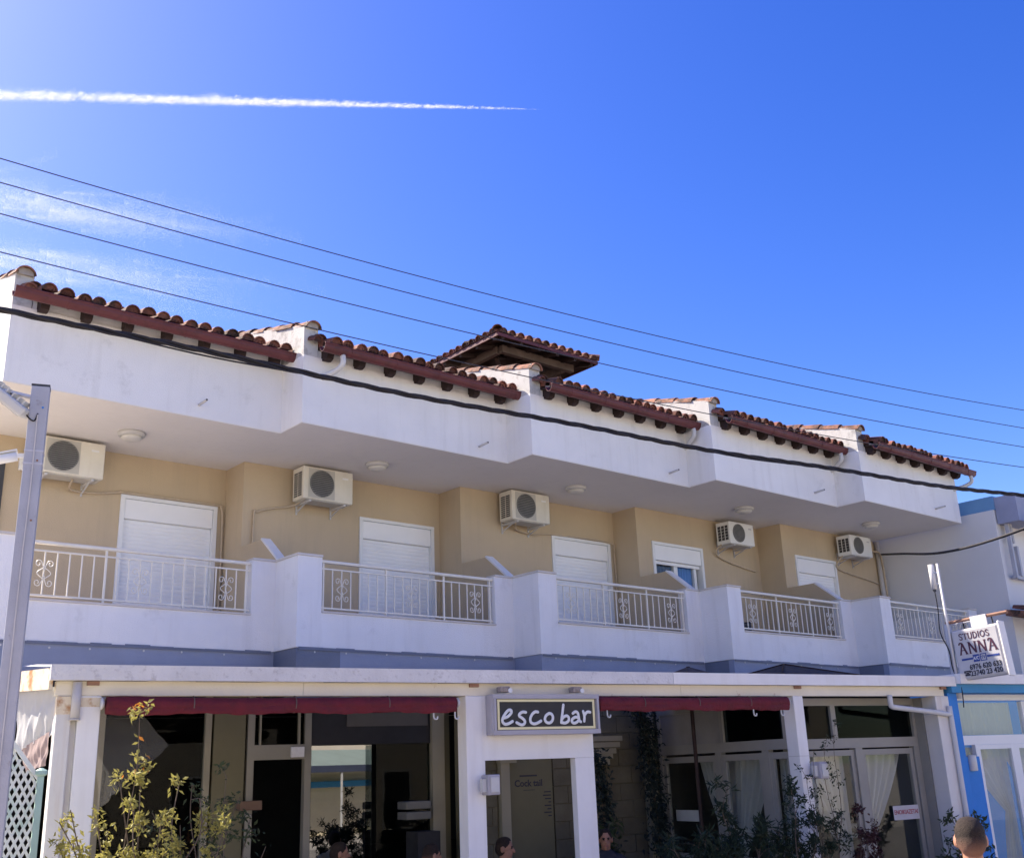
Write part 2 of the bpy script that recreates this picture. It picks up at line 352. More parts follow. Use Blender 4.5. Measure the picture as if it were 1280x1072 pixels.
# grey flashing band under the parapets, patched in two tones, with screw heads
for i in range(5):
    a, b, y = XO[i]+.012, XO[i+1]+.012, YO[i]+.012
    cut = .62 if i == 1 else (.0 if i != 0 else 0)
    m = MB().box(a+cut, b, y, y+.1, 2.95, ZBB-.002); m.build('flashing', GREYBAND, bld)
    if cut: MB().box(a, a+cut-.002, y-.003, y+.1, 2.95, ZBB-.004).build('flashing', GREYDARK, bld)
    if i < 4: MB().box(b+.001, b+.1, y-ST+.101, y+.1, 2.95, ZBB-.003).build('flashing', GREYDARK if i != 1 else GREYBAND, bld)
    lip = MB(); x = a+.02
    while x < b-.1:                                    # ragged upper edge of the membrane
        x2 = min(b-.05, x+random.uniform(.12, .4)); hh = random.uniform(.006, .022)
        lip.box(x, x2, y-.020, y-.0125, ZBB-.03, ZBB+hh-.01); x = x2+.0005
    lip.build('flashing_lip', GREYDARK, bld)
    sc_ = MB()
    for k in range(7): sc_.lathe([(.011, 0), (.011, .006), (.004, .010)], (0, 0, 0), 8)
    sc_ = MB()
    for k in range(6):
        x = a+.25+k*(UL-.4)/6+random.uniform(-.08, .08); sc_.lathe([(.012, -.004-.0145), (.012, -.0145)], (x, y, ZBB-.055+random.uniform(-.012, .012)), 8, 'y')
    sc_.build('screw_heads', PVC, bld)
# low slanted dividers between the balconies
for i in range(1, 5):
    x = XO[i]+WX; y0 = YO[i-1]+.18; yw = YO[i]+WD
    ze_ = 4.52; ye_ = YO[i]+.6
    poly = [(yw-.001, 3.71), (yw-.001, 5.17), (yw-.6, 5.17), (ye_, ze_), (ye_, 3.71)]
    d = MB().prism(poly, x-.0, x+.13, 'x').build('balcony_divider', BEIGE, bld)
    MB().prism([(yw-.6+.01, 5.171), (yw-.6-.016, 5.186), (ye_-.03, ze_+.012), (ye_-.004, ze_-.004)], x-.005, x+.135, 'x').build('divider_cap', WHITE, d)
# building body and ends
MB().box(X0+.01, X0+.2, Y1+WD+.23, YB-.02, 0, ZF-.015).build('end_wall', WHITE, bld)
MB().box(X0, XO[5]+.2, YB+.003, YB+.2, 0, ZE).build('back_wall', WHITE, bld)

# --- roof: deck, tiles, gutter, rafters, parapet walls with coping tiles
def barrel(r0, r1, ln, th=.014, n=7, ang=math.pi, plug=0):
    m = MB(); P = []
    for y, r in ((0, r0), (ln, r1)):
        for rr in (r, r-th):
            for j in range(n+1):
                a = (math.pi-ang)/2+ang*j/n; P.append((rr*math.cos(a), y, rr*math.sin(a)))
    k = n+1; F_ = []
    for j in range(n):
        F_ += [(j, j+1, 2*k+j+1, 2*k+j), (k+j, 3*k+j, 3*k+j+1, k+j+1), (j, k+j, k+j+1, j+1), (2*k+j, 2*k+j+1, 3*k+j+1, 3*k+j)]
    F_ += [(0, 2*k, 3*k, k), (n, k+n, 3*k+n, 2*k+n)]
    if plug:
        q = len(P); P += [((r0-th*.6)*math.cos((math.pi-ang)/2+ang*j/n), plug, (r0-th*.6)*math.sin((math.pi-ang)/2+ang*j/n)) for j in range(n+1)]; F_.append(tuple(range(q, q+n+1)))
    return m.add(P, F_)
tile_src = barrel(.088, .074, .44, plug=.035).build('tile', TILE); COL.objects.unlink(tile_src)
for p in tile_src.data.polygons: p.use_smooth = False
cop_src = barrel(.122, .106, .46, .016, 8, R(160)).build('coping_tile', TILEO); COL.objects.unlink(cop_src)
cs, sn = math.cos(SLOPE), math.sin(SLOPE)
for i in range(5):
    a, b = XO[i]+.23, XO[i+1]-.01; ye = YO[i]-.25; ze = 7.455
    if i == 4: b += .12
    ln = 5.2
    def rp(s_, off): return (ye+s_*cs-off*sn, ze+s_*sn+off*cs)
    rf = MB().prism([rp(.03, -.03), rp(ln, -.03), rp(ln, 0), rp(.03, 0)], a, b, 'x').build('roof', WOOD, bld)
    n = 17; sp = (b-a)/n
    pans = MB()
    for k in range(n+1):                               # under tiles: concave channels
        x = a+sp*k; nn = 6
        for s0 in [r_*.40 for r_ in range(13)]:
            P = []
            for s_, r in ((s0-.02, .078), (s0+.43, .088)):
                for j in range(nn+1):
                    t = math.pi+math.pi*j/nn; xx = min(max(x+r*math.cos(t), a), b)
                    yy, zz = rp(s_, .092+r*math.sin(t)+(.012 if s_ == s0-.02 else 0)); P.append((xx, yy, zz))
            pans.add(P, [(j, j+1, nn+2+j, nn+1+j) for j in range(nn)])
    pans.build('under_tiles', TILE, rf, kind='stuff')
    rest = MB()
    for k in range(n):
        x = a+sp*(k+.5)
        for r_ in range(13):
            jit = random.uniform(-.018, .018); s_ = r_*.40-.035+random.uniform(-.03, .022); y, z = rp(s_, .072+random.uniform(-.008, .014))
            if r_ < 3: inst(tile_src, rf, (x+jit, y, z), (SLOPE-.035+random.uniform(-.02, .02), random.uniform(-.06, .06), random.uniform(-.07, .07)), (1+random.uniform(-.07, .07),)*3)
            else:
                T = Matrix.Translation((x+jit, y, z)) @ Matrix.Rotation(SLOPE-.035, 4, 'X')
                q = barrel(.088, .074, .44); rest.add([T @ Vector(p) for p in q.v], q.f)
    rest.build('upper_tiles', TILE, rf, kind='stuff')
    # mortar packing under first row
    MB().prism([rp(.06, .0), rp(.16, 0), rp(.16, .07), rp(.07, .07)], a, b, 'x').build('mortar_bed', MORTAR, rf)
    # gutter: half round trough with rolled lip
    g0, g1 = (a-.30 if i == 0 else a-.12), b+(.1 if i < 4 else .12)
    cy_, cz_, r = ye-.05, 7.44, .072; prof = []
    for j in range(9):
        t = math.pi+math.pi*j/8; prof.append((cy_+r*math.cos(t), cz_+r*math.sin(t)*1.25))
    prof[0] = (prof[0][0], cz_+.015); inner = [(cy_+(p[0]-cy_)*.9, min(cz_, cz_+(p[1]-cz_)*.92)) for p in prof][::-1]
    gm = MB().prism(prof+inner, g0, g1, 'x')
    gm.tube([(g0, prof[0][0], cz_+.012), (g1, prof[0][0], cz_+.012)], .011, 6)
    gt = gm.build('gutter', GUTTER, bld, smooth=False)
    for k in range(5):
        x = a+.3+k*.72; br = MB().prism([(p[0]-(.004 if p[0] < cy_ else -.004), p[1]-.004) for p in prof]+[(p[0], p[1]+.002) for p in inner], x, x+.025, 'x'); br.build('gutter_bracket', GUTTER, gt)
    # rafter ends under the eave
    for k in range(7):
        x = a+.10+k*(b-a-.25)/6
        MB().prism([rp(.08, -.031), rp(.46, -.031), rp(.46, -.17), rp(.15, -.17), rp(.09, -.13)], x-.05, x+.05, 'x').build('rafter', WOOD, bld)
    MB().prism([(YO[i]+.02, ZE+.001), (YO[i]+.25, ZE+.001), (YO[i]+.25, 7.53), (YO[i]+.02, 7.49)], a, b, 'x').build('eave_infill', WHITE, bld)
    # rising parapet wall at the left edge of the bay
    yb_ = YO[i]+4.8; px0, px1 = XO[i]+.002, XO[i]+.215
    zf_ = 7.80
    pw = MB().prism([(YO[i]+.002, ZE+.001), (yb_, ZE+.001), (yb_, zf_+4.8*.278), (YO[i]+.002, zf_)], px0, px1, 'x').build('roof_parapet', PARAPET, bld)
    cs2 = MB()
    for k in range(11):
        s_ = -.06+k*.43; y = YO[i]+s_*cs; z = zf_+s_*sn-.035
        inst(cop_src, pw, ((px0+px1)/2+random.uniform(-.008, .008), y, z), (SLOPE-.03, random.uniform(-.03, .03), random.uniform(-.03, .03)))
    MB().box(px0+.02, px1-.02, YO[i]-.035, YO[i]+.0, zf_-.03, zf_+.055).build('mortar_plug', MORTAR, pw)
    # broken tiles at the wall's foot
    for k in range(2):
        inst(tile_src, pw, (px1-.06+.05*k, YO[i]-.12+.03*k, 7.56+.04*k), (SLOPE+.1*k, 0, .15-.3*k))
# drain spouts through the upper wall
for i, dx in enumerate((2.34, 2.955, 3.02, 2.8, 2.52)):
    x = XO[i]+dx; y = YO[i]
    MB().tube([(x, y+.02, 6.60), (x+.01, y-.20, 6.615)], .017, 10).build('drain_spout', PVCG, bld, smooth=True)
    MB().tube([(x+.0102, y-.2005, 6.615), (x+.0105, y-.206, 6.615)], .0125, 10).build('spout_mouth', DARK, bld)
# white downspout elbows at gutter ends
def elbow(i, x, dx):
    y = YO[i]-.30
    MB().tube(smooth_path([(x, y, 7.36), (x, y, 7.24), (x+dx*.3, y+.12, 7.17), (x+dx, y+.27, 7.12), (x+dx, y+.33, 7.10)], 4), .038, 10).build('downspout_elbow', PVC, bld, smooth=True)
elbow(1, XO[1]+.42, -.12); elbow(2, XO[3]-.12, .10); elbow(3, XO[4]-.16, .10); elbow(4, XO[5]+.10, -.18)
# grey downpipe in the last balcony's corner
MB().tube([(20.55, YO[4]+WD-.07, ZF-.02), (20.55, YO[4]+WD-.07, 3.72)], .055, 12).build('downpipe', PVCG, bld, smooth=True)
MB().tube(smooth_path([(20.30, YO[4]+WD-.03, 6.40), (20.36, YO[4]+WD-.05, 6.2), (20.52, YO[4]+WD-.14, 6.1), (20.56, YO[4]+WD-.14, 5.3), (20.58, YO[4]+WD-.14, 3.8)], 5), .022, 8).build('conduit', HOSE, bld, smooth=True)

# ------------------------------------------------------------------ rooftop pavilion
pavn = thing('rooftop_pavilion', 'small tiled hip roof pavilion with open dark timber underside on the rooftop', 'pavilion', (11.264, 13.243, 0))
PWx, PWy, PZ = 2.46, 2.19, 9.43; ps = R(17)
apx = [(PWy/2, PWy/2), (PWx-PWy/2, PWy/2)]; rise = PWy/2*math.tan(ps)
dk = MB().add([(0, 0, PZ), (PWx, 0, PZ), (PWx, PWy, PZ), (0, PWy, PZ), (apx[0][0], apx[0][1], PZ+rise), (apx[1][0], apx[1][1], PZ+rise)] +
              [(.0, .0, PZ-.03), (PWx, 0, PZ-.03), (PWx, PWy, PZ-.03), (0, PWy, PZ-.03), (apx[0][0], apx[0][1], PZ+rise-.04), (apx[1][0], apx[1][1], PZ+rise-.04)],
              [(0, 1, 5, 4), (1, 2, 5), (2, 3, 4, 5), (3, 0, 4), (6, 10, 11, 7), (7, 11, 8), (8, 11, 10, 9), (9, 10, 6), (0, 6, 7, 1), (1, 7, 8, 2), (2, 8, 9, 3), (3, 9, 6, 0)]).build('roof_deck', WOOD, pavn)
fb = MB().box(-.02, PWx+.02, -.025, -.001, PZ-.045, PZ+.02); fb.build('eave_board', GUTTER, pavn)
MB().box(-.025, -.001, .0, PWy, PZ-.045, PZ+.02).build('eave_board', GUTTER, pavn)
MB().box(PWx+.001, PWx+.025, .0, PWy, PZ-.045, PZ+.02).build('eave_board', GUTTER, pavn)
for side in range(4):
    ln = PWx if side % 2 == 0 else PWy; n = 12 if side % 2 == 0 else 11
    for k in range(n):
        s_ = ln*(k+.5)/n; dmax = min(s_, ln-s_)/math.cos(ps) if side % 2 else min(min(s_, ln-s_), PWy/2)/math.cos(ps)
        for r_ in range(3):
            d = -.05+r_*.40
            if d > dmax: break
            rz = side*math.pi/2
            base = Matrix.Rotation(rz, 4, 'Z'); org = [(0, 0), (PWx, 0), (PWx, PWy), (0, PWy)][side]
            p = base @ Vector((s_, d*math.cos(ps), 0)); sc_l = min(1, max(.3, (dmax-d)/.44+.1))
            inst(tile_src, dk, (org[0]+p.x, org[1]+p.y, PZ+.045+d*math.sin(ps)), (ps-.03, 0, rz+random.uniform(-.03, .03)), (1, sc_l, 1))
for (cx_, cy2), ap in zip([(0, 0), (PWx, 0), (PWx, PWy), (0, PWy)], (0, 1, 1, 0)):
    c0 = Vector((cx_, cy2, PZ+.06)); c1 = Vector((*apx[ap], PZ+rise+.06)); dd = c1-c0; nseg = 4
    for k in range(nseg):
        p = c0+dd*(k/nseg)-dd.normalized()*.06
        inst(cop_src, dk, p, (math.asin(dd.normalized().z)-.02, 0, math.atan2(-dd.x, dd.y)), (.85, .95, .85))
for a_, b_ in [((.42, .42), (PWx-.25, .42)), ((.42, PWy-.42), (PWx-.25, PWy-.42)), ((.42, .5), (.42, PWy-.5)), ((PWx-.42, .5), (PWx-.42, PWy-.5))]:
    MB().bar((*a_, PZ-.06), (*b_, PZ-.06), .10, .14).build('beam', WOODL, pavn)
for k in range(6):
    x = .12+k*(PWx-.24)/5; MB().bar((x, .0, PZ-.055), (x, PWy/2, PZ+rise*.9-.10), .06, .08).build('rafter', WOOD, pavn)
for k in range(5):
    y = .12+k*(PWy-.24)/4; MB().bar((0, y, PZ-.055), (PWx*.45, y, PZ+rise*.8-.10), .06, .08).build('rafter', WOOD, pavn)
for x in (.95, PWx-.42):
    for y in (1.0, PWy-.42):
        MB().box(x-.06, x+.06, y-.06, y+.06, 7.9, PZ-.17).build('post', WOOD, pavn)
        MB().bar((x, y, PZ-.5), (x+(-.4 if x < 1 else .1), y-.3, PZ-.1), .07).build('brace', WOOD, pavn)

# ------------------------------------------------------------------ ceiling lamps
lsrc = None
for i, (lx, ly) in enumerate([(4.892, 13.25), (8.382, 12.72), (11.863, 12.10), (15.526, 11.50), (18.803, 10.93)]):
    t = thing('ceiling_lamp', f'round white flush lamp on the soffit over the {ORD[i]} balcony', 'lamp', (lx, ly, ZF-.0125), 0, 'round soffit lamps')
    if not lsrc:
        lsrc = (MB().lathe([(.17, 0), (.175, -.02), (.165, -.05), (.14, -.055)], n=28).build('base', LAMPG, t, True), MB().lathe([(.138, -.054), (.125, -.085), (.08, -.105), (.0, -.112)], n=28).build('diffuser', LAMPD, t, True))
    else:
        for q in lsrc: inst(q, t)

# ------------------------------------------------------------------ air conditioners
def ac(i, x0, x1, z0, z1, style, label):
    yw = YO[i]+WD; W_ = x1-x0; H = z1-z0
    t = thing('air_conditioner', label, 'air conditioner', (XO[i]+x0, yw, z0), 0, 'outdoor units on the beige walls')
    D0, D1 = -.42, -.10
    body = ACM if style == 0 else ACW
    MB().bbox(0, W_, D0, D1, 0, H, .015).build('casing', body, t)
    r = H*.40; cxx = W_*.36; cz = H*.5
    if style == 0: MB().box(cxx-r*1.12, cxx+r*1.12, D0-.006, D0-.0005, H*.05, H*.95).build('fan_panel', ACP, t)
    gr = MB(); n = 28; yf = D0-(.008 if style == 0 else .002)
    gr.lathe([(r, -.0005+yf), (r, -.003+yf)], (cxx, 0, cz), n, 'y'); gg = gr.build('fan_grille', DARK, t)
    bars = MB()
    for k in range(-6, 7):
        z = k*r/7; hw = math.sqrt(max(0, r*r-z*z))*.97; bars.box(cxx-hw, cxx+hw, yf-.014, yf-.0035, cz+z-.006, cz+z+.006)
    for k in range(28):
        a0, a1 = 2*math.pi*k/28, 2*math.pi*(k+1)/28
        bars.bar((cxx+r*math.cos(a0), yf-.008, cz+r*math.sin(a0)), (cxx+r*math.cos(a1), yf-.008, cz+r*math.sin(a1)), .016, .012)
    bars.build('grille_bars', GRILLE, gg)
    sv = MB()
    if style == 0:
        for k in range(11):
            for j in range(2): sv.box(-.004, -.0005, D0+.05+j*.12, D0+.15+j*.12, .05+k*(H-.12)/11, .05+k*(H-.12)/11+.022)
    else:
        for k in range(5):
            for j in range(3): sv.box(-.004, -.0005, D0+.04+j*.085, D0+.105+j*.085, .07+k*(H-.16)/4.6, .07+k*(H-.16)/4.6+.05)
    sv.build('side_vents', DARK, t)
    MB().box(W_*.78, W_*.90, D0-.003, D0-.0005, H*.74, H*.80).build('badge', ALU if style else FRAMEW, t)
    for x in (.12, W_-.14):
        MB().bar((x, D0+.0, -.025), (x, 0, -.025), .03, .03).bar((x, D0+.12, -.03), (x, -.01, -.13), .016, .016).bar((x, -.012, -.16), (x, -.012, .1), .025, .02).build('bracket', PVC if style == 0 else ALU, t)
    MB().box(.06, W_-.06, D0+.03, D1-.03, -.012, -.0005).build('base_pan', ACP, t)
    return t
names = ['cream air conditioner partly behind the grey street pole', 'cream air conditioner left of the second balcony door from the left', 'cream air conditioner left of the middle balcony door', 'small white air conditioner right of the half open shutter window', 'small white air conditioner at the far right beside the downpipe']
acs = [ac(0, .92, 1.77, 5.90, 6.385, 0, names[0]), ac(1, .95, 1.79, 5.90, 6.39, 0, names[1]), ac(2, .95, 1.78, 5.905, 6.395, 0, names[2]),
       ac(3, 2.32, 3.06, 5.93, 6.35, 1, names[3]), ac(4, 1.96, 2.74, 5.93, 6.34, 1, names[4])]
hoses = {0: [(.5, -.28, -.02), (.55, -.08, -.1), (.9, -.03, -.09), (1.25, -.03, -.03), (1.3, -.03, -.03), (2.6, -.03, -.03), (2.72, -.03, -.06), (2.75, -.03, -.4), (2.75, -.03, -1.9)],
         1: [(.1, -.26, .03), (.02, -.08, -.05), (-.3, -.03, -.12), (-.52, -.03, -.2), (-.57, -.03, -.3), (-.57, -.03, -1.6)],
         2: [(.2, -.26, -.02), (.4, -.06, -.07), (.8, -.03, -.1), (1.25, -.03, -.05), (2.6, -.03, -.05), (2.72, -.03, -.3), (2.72, -.03, -1.5)],
         3: [(.02, -.2, .02), (-.02, -.06, -.12), (.2, -.03, -.22), (.6, -.03, -.30), (1.2, -.03, -.38)],
         4: [(.02, -.2, .02), (-.03, -.06, -.16), (.1, -.03, -.24), (.5, -.03, -.3), (1.5, -.03, -.42), (1.75, -.03, -.6)]}
for i, h in hoses.items(): MB().tube(smooth_path(h, 6), .016, 7).build('refrigerant_hose', HOSE, acs[i], True)
# small junction box left of the first unit
tag(MB().bbox(X0+.80, X0+.90, Y1+WD-.07, Y1+WD-.001, 5.98, 6.20, .012).build('junction_box', ACW), 'small white junction box beside the first air conditioner', 'box')

# ------------------------------------------------------------------ balcony railings
def scroll(cx_, cz, y, s):
    m = MB()
    for sx in (-1, 1):
        for sz in (-1, 1):
            pts = []
            for k in range(15):
                a = k/14*2*math.pi*1.15; r = (.035-.024*k/14)*s
                pts.append((cx_+sx*(.042*s+.012-r*math.cos(a)*.9), y, cz+sz*(.085*s+r*math.sin(a))))
            pts = [(cx_+sx*.004, y, cz+sz*.02*s), (cx_+sx*.012, y, cz+sz*.06*s)]+pts
            m.tube(pts, .0055, 5)
        m.tube(smooth_path([(cx_+sx*.004, y, cz-.05*s), (cx_+sx*.06*s, y, cz), (cx_+sx*.004, y, cz+.05*s)], 5), .0055, 5)
    return m
bar_src = MB().box(-.0065, .0065, -.0065, .0065, 0, .50).build('bar', IVORY); COL.objects.unlink(bar_src)
post_src = MB().box(-.011, .011, -.011, .011, 0, .62).build('post', IVORY); COL.objects.unlink(post_src)
scr_src = scroll(0, 0, 0, 1.25).build('scroll', IVORY); COL.objects.unlink(scr_src)
RAILL = ['ivory railing of the leftmost balcony, partly behind the grey pole', 'ivory railing of the second balcony from the left', 'ivory railing of the middle balcony', 'ivory railing below the half open shutter window', 'ivory railing behind the square studios sign']
for i in range(5):
    a, b, y = XO[i]+.345, XO[i+1]-.33, YO[i]+.06; zb = 4.045
    t = thing('balcony_railing', RAILL[i], 'railing', (a, y, 0), 0, 'ivory scrollwork balcony railings'); W_ = b-a
    MB().bbox(.002, W_-.002, -.028, .028, 4.625, 4.665, .012).build('top_rail', IVORY, t)
    MB().box(.002, W_-.002, -.012, .012, 4.545, 4.562).build('sub_rail', IVORY, t)
    MB().box(.002, W_-.002, -.012, .012, zb, zb+.02).build('bottom_rail', IVORY, t)
    n = 21
    for k in range(n):
        x = .05+k*(W_-.1)/(n-1)
        if k in (0, 7, 14, 20): inst(post_src, t, (x, 0, 4.009))
        else: inst(bar_src, t, (x, 0, zb+.019))
    for k in (2, 10, 18): inst(scr_src, t, (.05+k*(W_-.1)/(n-1), -.012, 4.30))

# things standing on the fourth balcony
cr = MB()
for z in (4.02, 4.10, 4.18): cr.box(0, .75, 0, .03, z, z+.04).box(0, .75, .4, .43, z, z+.04)
for x in (0, .36, .72): cr.box(x, x+.03, .001, .429, 3.71, 4.26)
k = cr.build('folded_drying_rack', DARK); k.location = (XO[3]+.45, YO[3]+.5, 0); tag(k, 'dark slatted rack standing low behind the fourth balcony railing', 'rack')

# ------------------------------------------------------------------ canopy / terrace frame
can = thing('terrace_canopy', 'weathered white flat canopy with cream beam and columns across the ground floor', 'canopy', CORG, CA)
MB().box(0, 6.44, -.03, .03, 2.872, 3.0).build('fascia', FASC, can)
MB().box(6.447, 11.09, -.028, .03, 2.872, 3.0).build('fascia', COLW, can)
def side(s_, z, d=0): return Vector((.04+d-.1988*s_, .035+.98*s_, z))
MB().add([side(s_, z+.055*s_, d) for d in (-.04, -.01) for s_, z in ((0, 2.80), (2.6, 2.80), (2.6, 2.975), (0, 2.975))], [(0, 1, 2, 3), (7, 6, 5, 4), (0, 4, 5, 1), (1, 5, 6, 2), (2, 6, 7, 3), (3, 7, 4, 0)]).build('fascia', CREAMR, can)
for a_, b_ in ((.06, 2.2), (2.203, 6.6), (6.603, 10.93)): MB().box(a_, b_, .06, .16, 2.752, 2.871).build('beam', CREAM, can)
def roof_sheet(t0, t1, o1):
    m = MB(); n = int((t1-t0)/.09); P = []
    for o_, z in ((.035, 2.985), (o1, 2.985+.10*o1)):
        for k in range(n+1): P.append((t0+(t1-t0)*k/n, o_, z+(.018 if k % 2 else 0)))
    m.add(P, [(k, k+1, n+2+k, n+1+k) for k in range(n)]); return m.build('roof_sheet', FASC, can)
roof_sheet(-.02, 5.6, 2.55); roof_sheet(8.95, 11.1, 1.0)  # second sheet added over the right bay to keep sky light out
for t in (1.2, 2.4, 3.6, 4.8, 9.4, 10.4): MB().bar((t, .17, 2.86), (t, 2.6 if t < 6 else 1.9, 3.04), .07, .1).build('joist', CREAM, can)
# columns
MB().bbox(.25, .43, .062, .24, 0, 2.751, .008).build('column', COLW, can)
MB().bbox(.08, .20, .062, .24, 0, 2.751, .008).build('column', COLS, can)
MB().box(.201, .249, .12, .2, 0, 2.75).build('column_web', COLS, can)
MB().box(.248, .432, .059, .243, 2.66, 2.735).build('rusty_collar', CREAMR, can); MB().box(.078, .202, .059, .243, 2.60, 2.745).build('rusty_collar', CREAMR, can)
MB().tube([(.225, .04, 2.86), (.225, .04, 2.56)], .038, 12).build('pipe_stub', PVCG, can, True)
MB().tube([(.225, .04, 2.559), (.225, .04, 2.55)], .045, 12).build('pipe_collar', PVCG, can, True)
MB().bbox(3.885, 4.075, .05, .25, 0, 2.751, .008).build('column', COLW, can)
MB().box(4.076, 5.385, .06, .12, 2.125, 2.75).build('entrance_panel', COLW, can)
MB().bbox(5.15, 5.385, .06, .16, 0, 2.124, .006).build('entrance_jamb', COLW, can)
MB().box(4.076, 4.09, .058, .16, 0, 2.124).build('entrance_jamb', COLW, can)
MB().bbox(8.265, 8.42, .05, .245, 0, 2.751, .008).build('column', COLW, can)
for z in (1.55, 2.06): MB().box(8.262, 8.423, .047, .249, z, z+.006).build('column_joint', PVCG, can)
MB().bbox(10.74, 10.99, .05, .28, 0, 2.751, .008).build('column', COLS, can)
# rust spots: clamps on the beam
for t in (.30, 3.93, 8.30, 10.86): MB().box(t, t+.10, .03, .058, 2.835, 2.868).build('beam_clamp', RUST, can)
MB().tube(smooth_path([(9.88, .03, 2.76), (9.88, .03, 2.64), (9.90, .03, 2.62)], 3)+smooth_path([(9.93, .03, 2.612), (10.85, .02, 2.525), (10.93, .02, 2.50), (10.95, .02, 2.44), (10.95, .02, 0.05)], 4), .033, 10).build('drain_pipe', PVC, can, True)

# rolled red awnings
def awning(t0, t1, label, slit):
    t = thing('rolled_awning', label, 'awning', tuple(cw(0, 0, 0)), CA, 'rolled red awnings')
    rn = random.Random(int(t0*100)); n = 150; nr = 16; P = []; ph_ = [rn.uniform(0, 6) for _ in range(8)]
    for k in range(n+1):
        f = k/n; x = t0+(t1-t0)*f
        for j in range(nr):
            a_ = 2*math.pi*j/nr; w_ = x*9+a_*1.6
            r_ = .060+.005*math.sin(x*3.1+ph_[0])+.006*abs(math.sin(w_+ph_[1]))*(.4+.6*math.sin(x*2.3+ph_[2])**2)+.004*abs(math.sin(x*21-a_*2+ph_[3]))*(math.sin(x*1.7+ph_[4])**2)
            P.append((x, r_*math.cos(a_)*1.05, 2.675-.008*math.sin(f*math.pi)+r_*math.sin(a_)*(1.18 if math.sin(a_) < 0 else 1)))
    m = MB().add(P, [(k*nr+j, k*nr+(j+1) % nr, (k+1)*nr+(j+1) % nr, (k+1)*nr+j) for k in range(n) for j in range(nr)]+[tuple(range(nr))[::-1], tuple(n*nr+j for j in range(nr))]); m.build('roll', RED, t, True)
    P = []; n = 110
    for k in range(n+1):
        x = t0+.01+(t1-t0-.02)*k/n; fl_ = .010*math.sin(x*11+ph_[5])+.006*math.sin(x*27+ph_[6])
        P += [(x, -.060, 2.655), (x, -.068+fl_*.6, 2.615), (x, -.052+fl_, 2.585+.008*math.sin(x*7+ph_[7])+.004*math.sin(x*31))]
    MB().add(P, [(3*k+j, 3*k+3+j, 3*k+4+j, 3*k+1+j) for k in range(n) for j in range(2)]).build('hem_flap', RED, t, True)
    for x in [t0+(t1-t0)*q for q in (.22, .5, .78)]: MB().tube([(x+.002*math.sin(a_), .071*math.cos(a_), 2.668+.074*math.sin(a_)) for a_ in [2*math.pi*q/16 for q in range(17)]], .005, 5).build('tie', WOODL, t)
    for x in (t0-.03, t1+.03):
        MB().lathe([(.045, 0), (.05, .012), (.03, .03)], (0, 0, 0), 14).build('end_disc', PVC, t, True)
        o = COL.objects[-1]; o.rotation_euler = (0, R(90), 0); o.location = (x-.015, 0, 2.68)
    for x in ((t1-.25, t1-.02) if not slit else (t0+.1, t1-.55, t1-.13)):
        MB().tube(smooth_path([(x, -.04, 2.60), (x, -.04, 2.545), (x+.012, -.04, 2.525), (x+.035, -.04, 2.525), (x+.042, -.04, 2.55)], 4), .008, 6).build('hook', PVC, t, True)
    return t
awning(.46, 3.74, 'long rolled red awning under the beam left of the sign', False)
awning(5.42, 8.10, 'shorter rolled red awning under the beam right of the sign', True)

# ------------------------------------------------------------------ bar sign with handwritten letters
sg = thing('bar_sign', 'black and yellow rectangular sign box reading esco bar over the entrance', 'sign', tuple(cw(4.11, -.085, 2.36)), CA)
SW, SH = 1.27, .395
SIGNM = mat('sign_metal', (.40, .38, .41), .5, .06, 6)
MB().bbox(0, SW, .0, .144, 0, SH, .012).build('box', SIGNM, sg)
MB().box(.045, SW-.045, -.006, -.0005, .045, SH-.045).build('face', BLACKP, sg)
bo = MB(); e0, e1, tw = .055, .050, .024
bo.box(e0, SW-e0, -.012, -.0065, e1, e1+tw).box(e0, SW-e0, -.012, -.0065, SH-e1-tw, SH-e1)
bo.box(e0, e0+tw, -.0118, -.0065, e1+tw, SH-e1-tw).box(SW-e0-tw, SW-e0, -.0118, -.0065, e1+tw, SH-e1-tw); bo.build('border', YELL, sg)
fr = MB()
for a_, b_ in (((0, 0), (SW, 0)), ((0, SH), (SW, SH))): fr.bar((a_[0], -.012, a_[1]+(.022 if a_[1] == 0 else -.022)), (b_[0], -.012, b_[1]+(.022 if b_[1] == 0 else -.022)), .024, .044)
for x in (.022, SW-.022): fr.bar((x, -.0115, .044), (x, -.0115, SH-.044), .044, .023)
fr.build('frame', SIGNM, sg)
ST_ = {'e': [[(212, 352), (250, 340), (285, 305), (286, 278), (262, 276), (230, 310), (205, 358), (205, 392), (228, 412), (262, 405), (296, 385)]],
       's': [[(424, 298), (396, 294), (366, 312), (362, 334), (392, 358), (412, 385), (404, 412), (376, 420), (334, 398)]],
       'c': [[(540, 296), (512, 294), (482, 320), (464, 362), (470, 398), (500, 412), (535, 402), (566, 384)]],
       'o': [[(648, 310), (618, 330), (604, 366), (618, 398), (650, 404), (676, 380), (682, 342), (668, 316), (645, 310)]],
       'b': [[(790, 226), (780, 290), (768, 360), (762, 404)], [(764, 402), (800, 408), (832, 388), (838, 356), (818, 336), (790, 346), (770, 370)]],
       'a': [[(880, 312), (905, 296), (928, 306), (936, 345), (942, 385), (956, 398)], [(932, 356), (905, 350), (876, 366), (866, 392), (884, 410), (914, 402), (936, 380)]],
       'r': [[(984, 292), (994, 340), (990, 392)], [(994, 338), (1010, 312), (1030, 298), (1054, 302)]]}
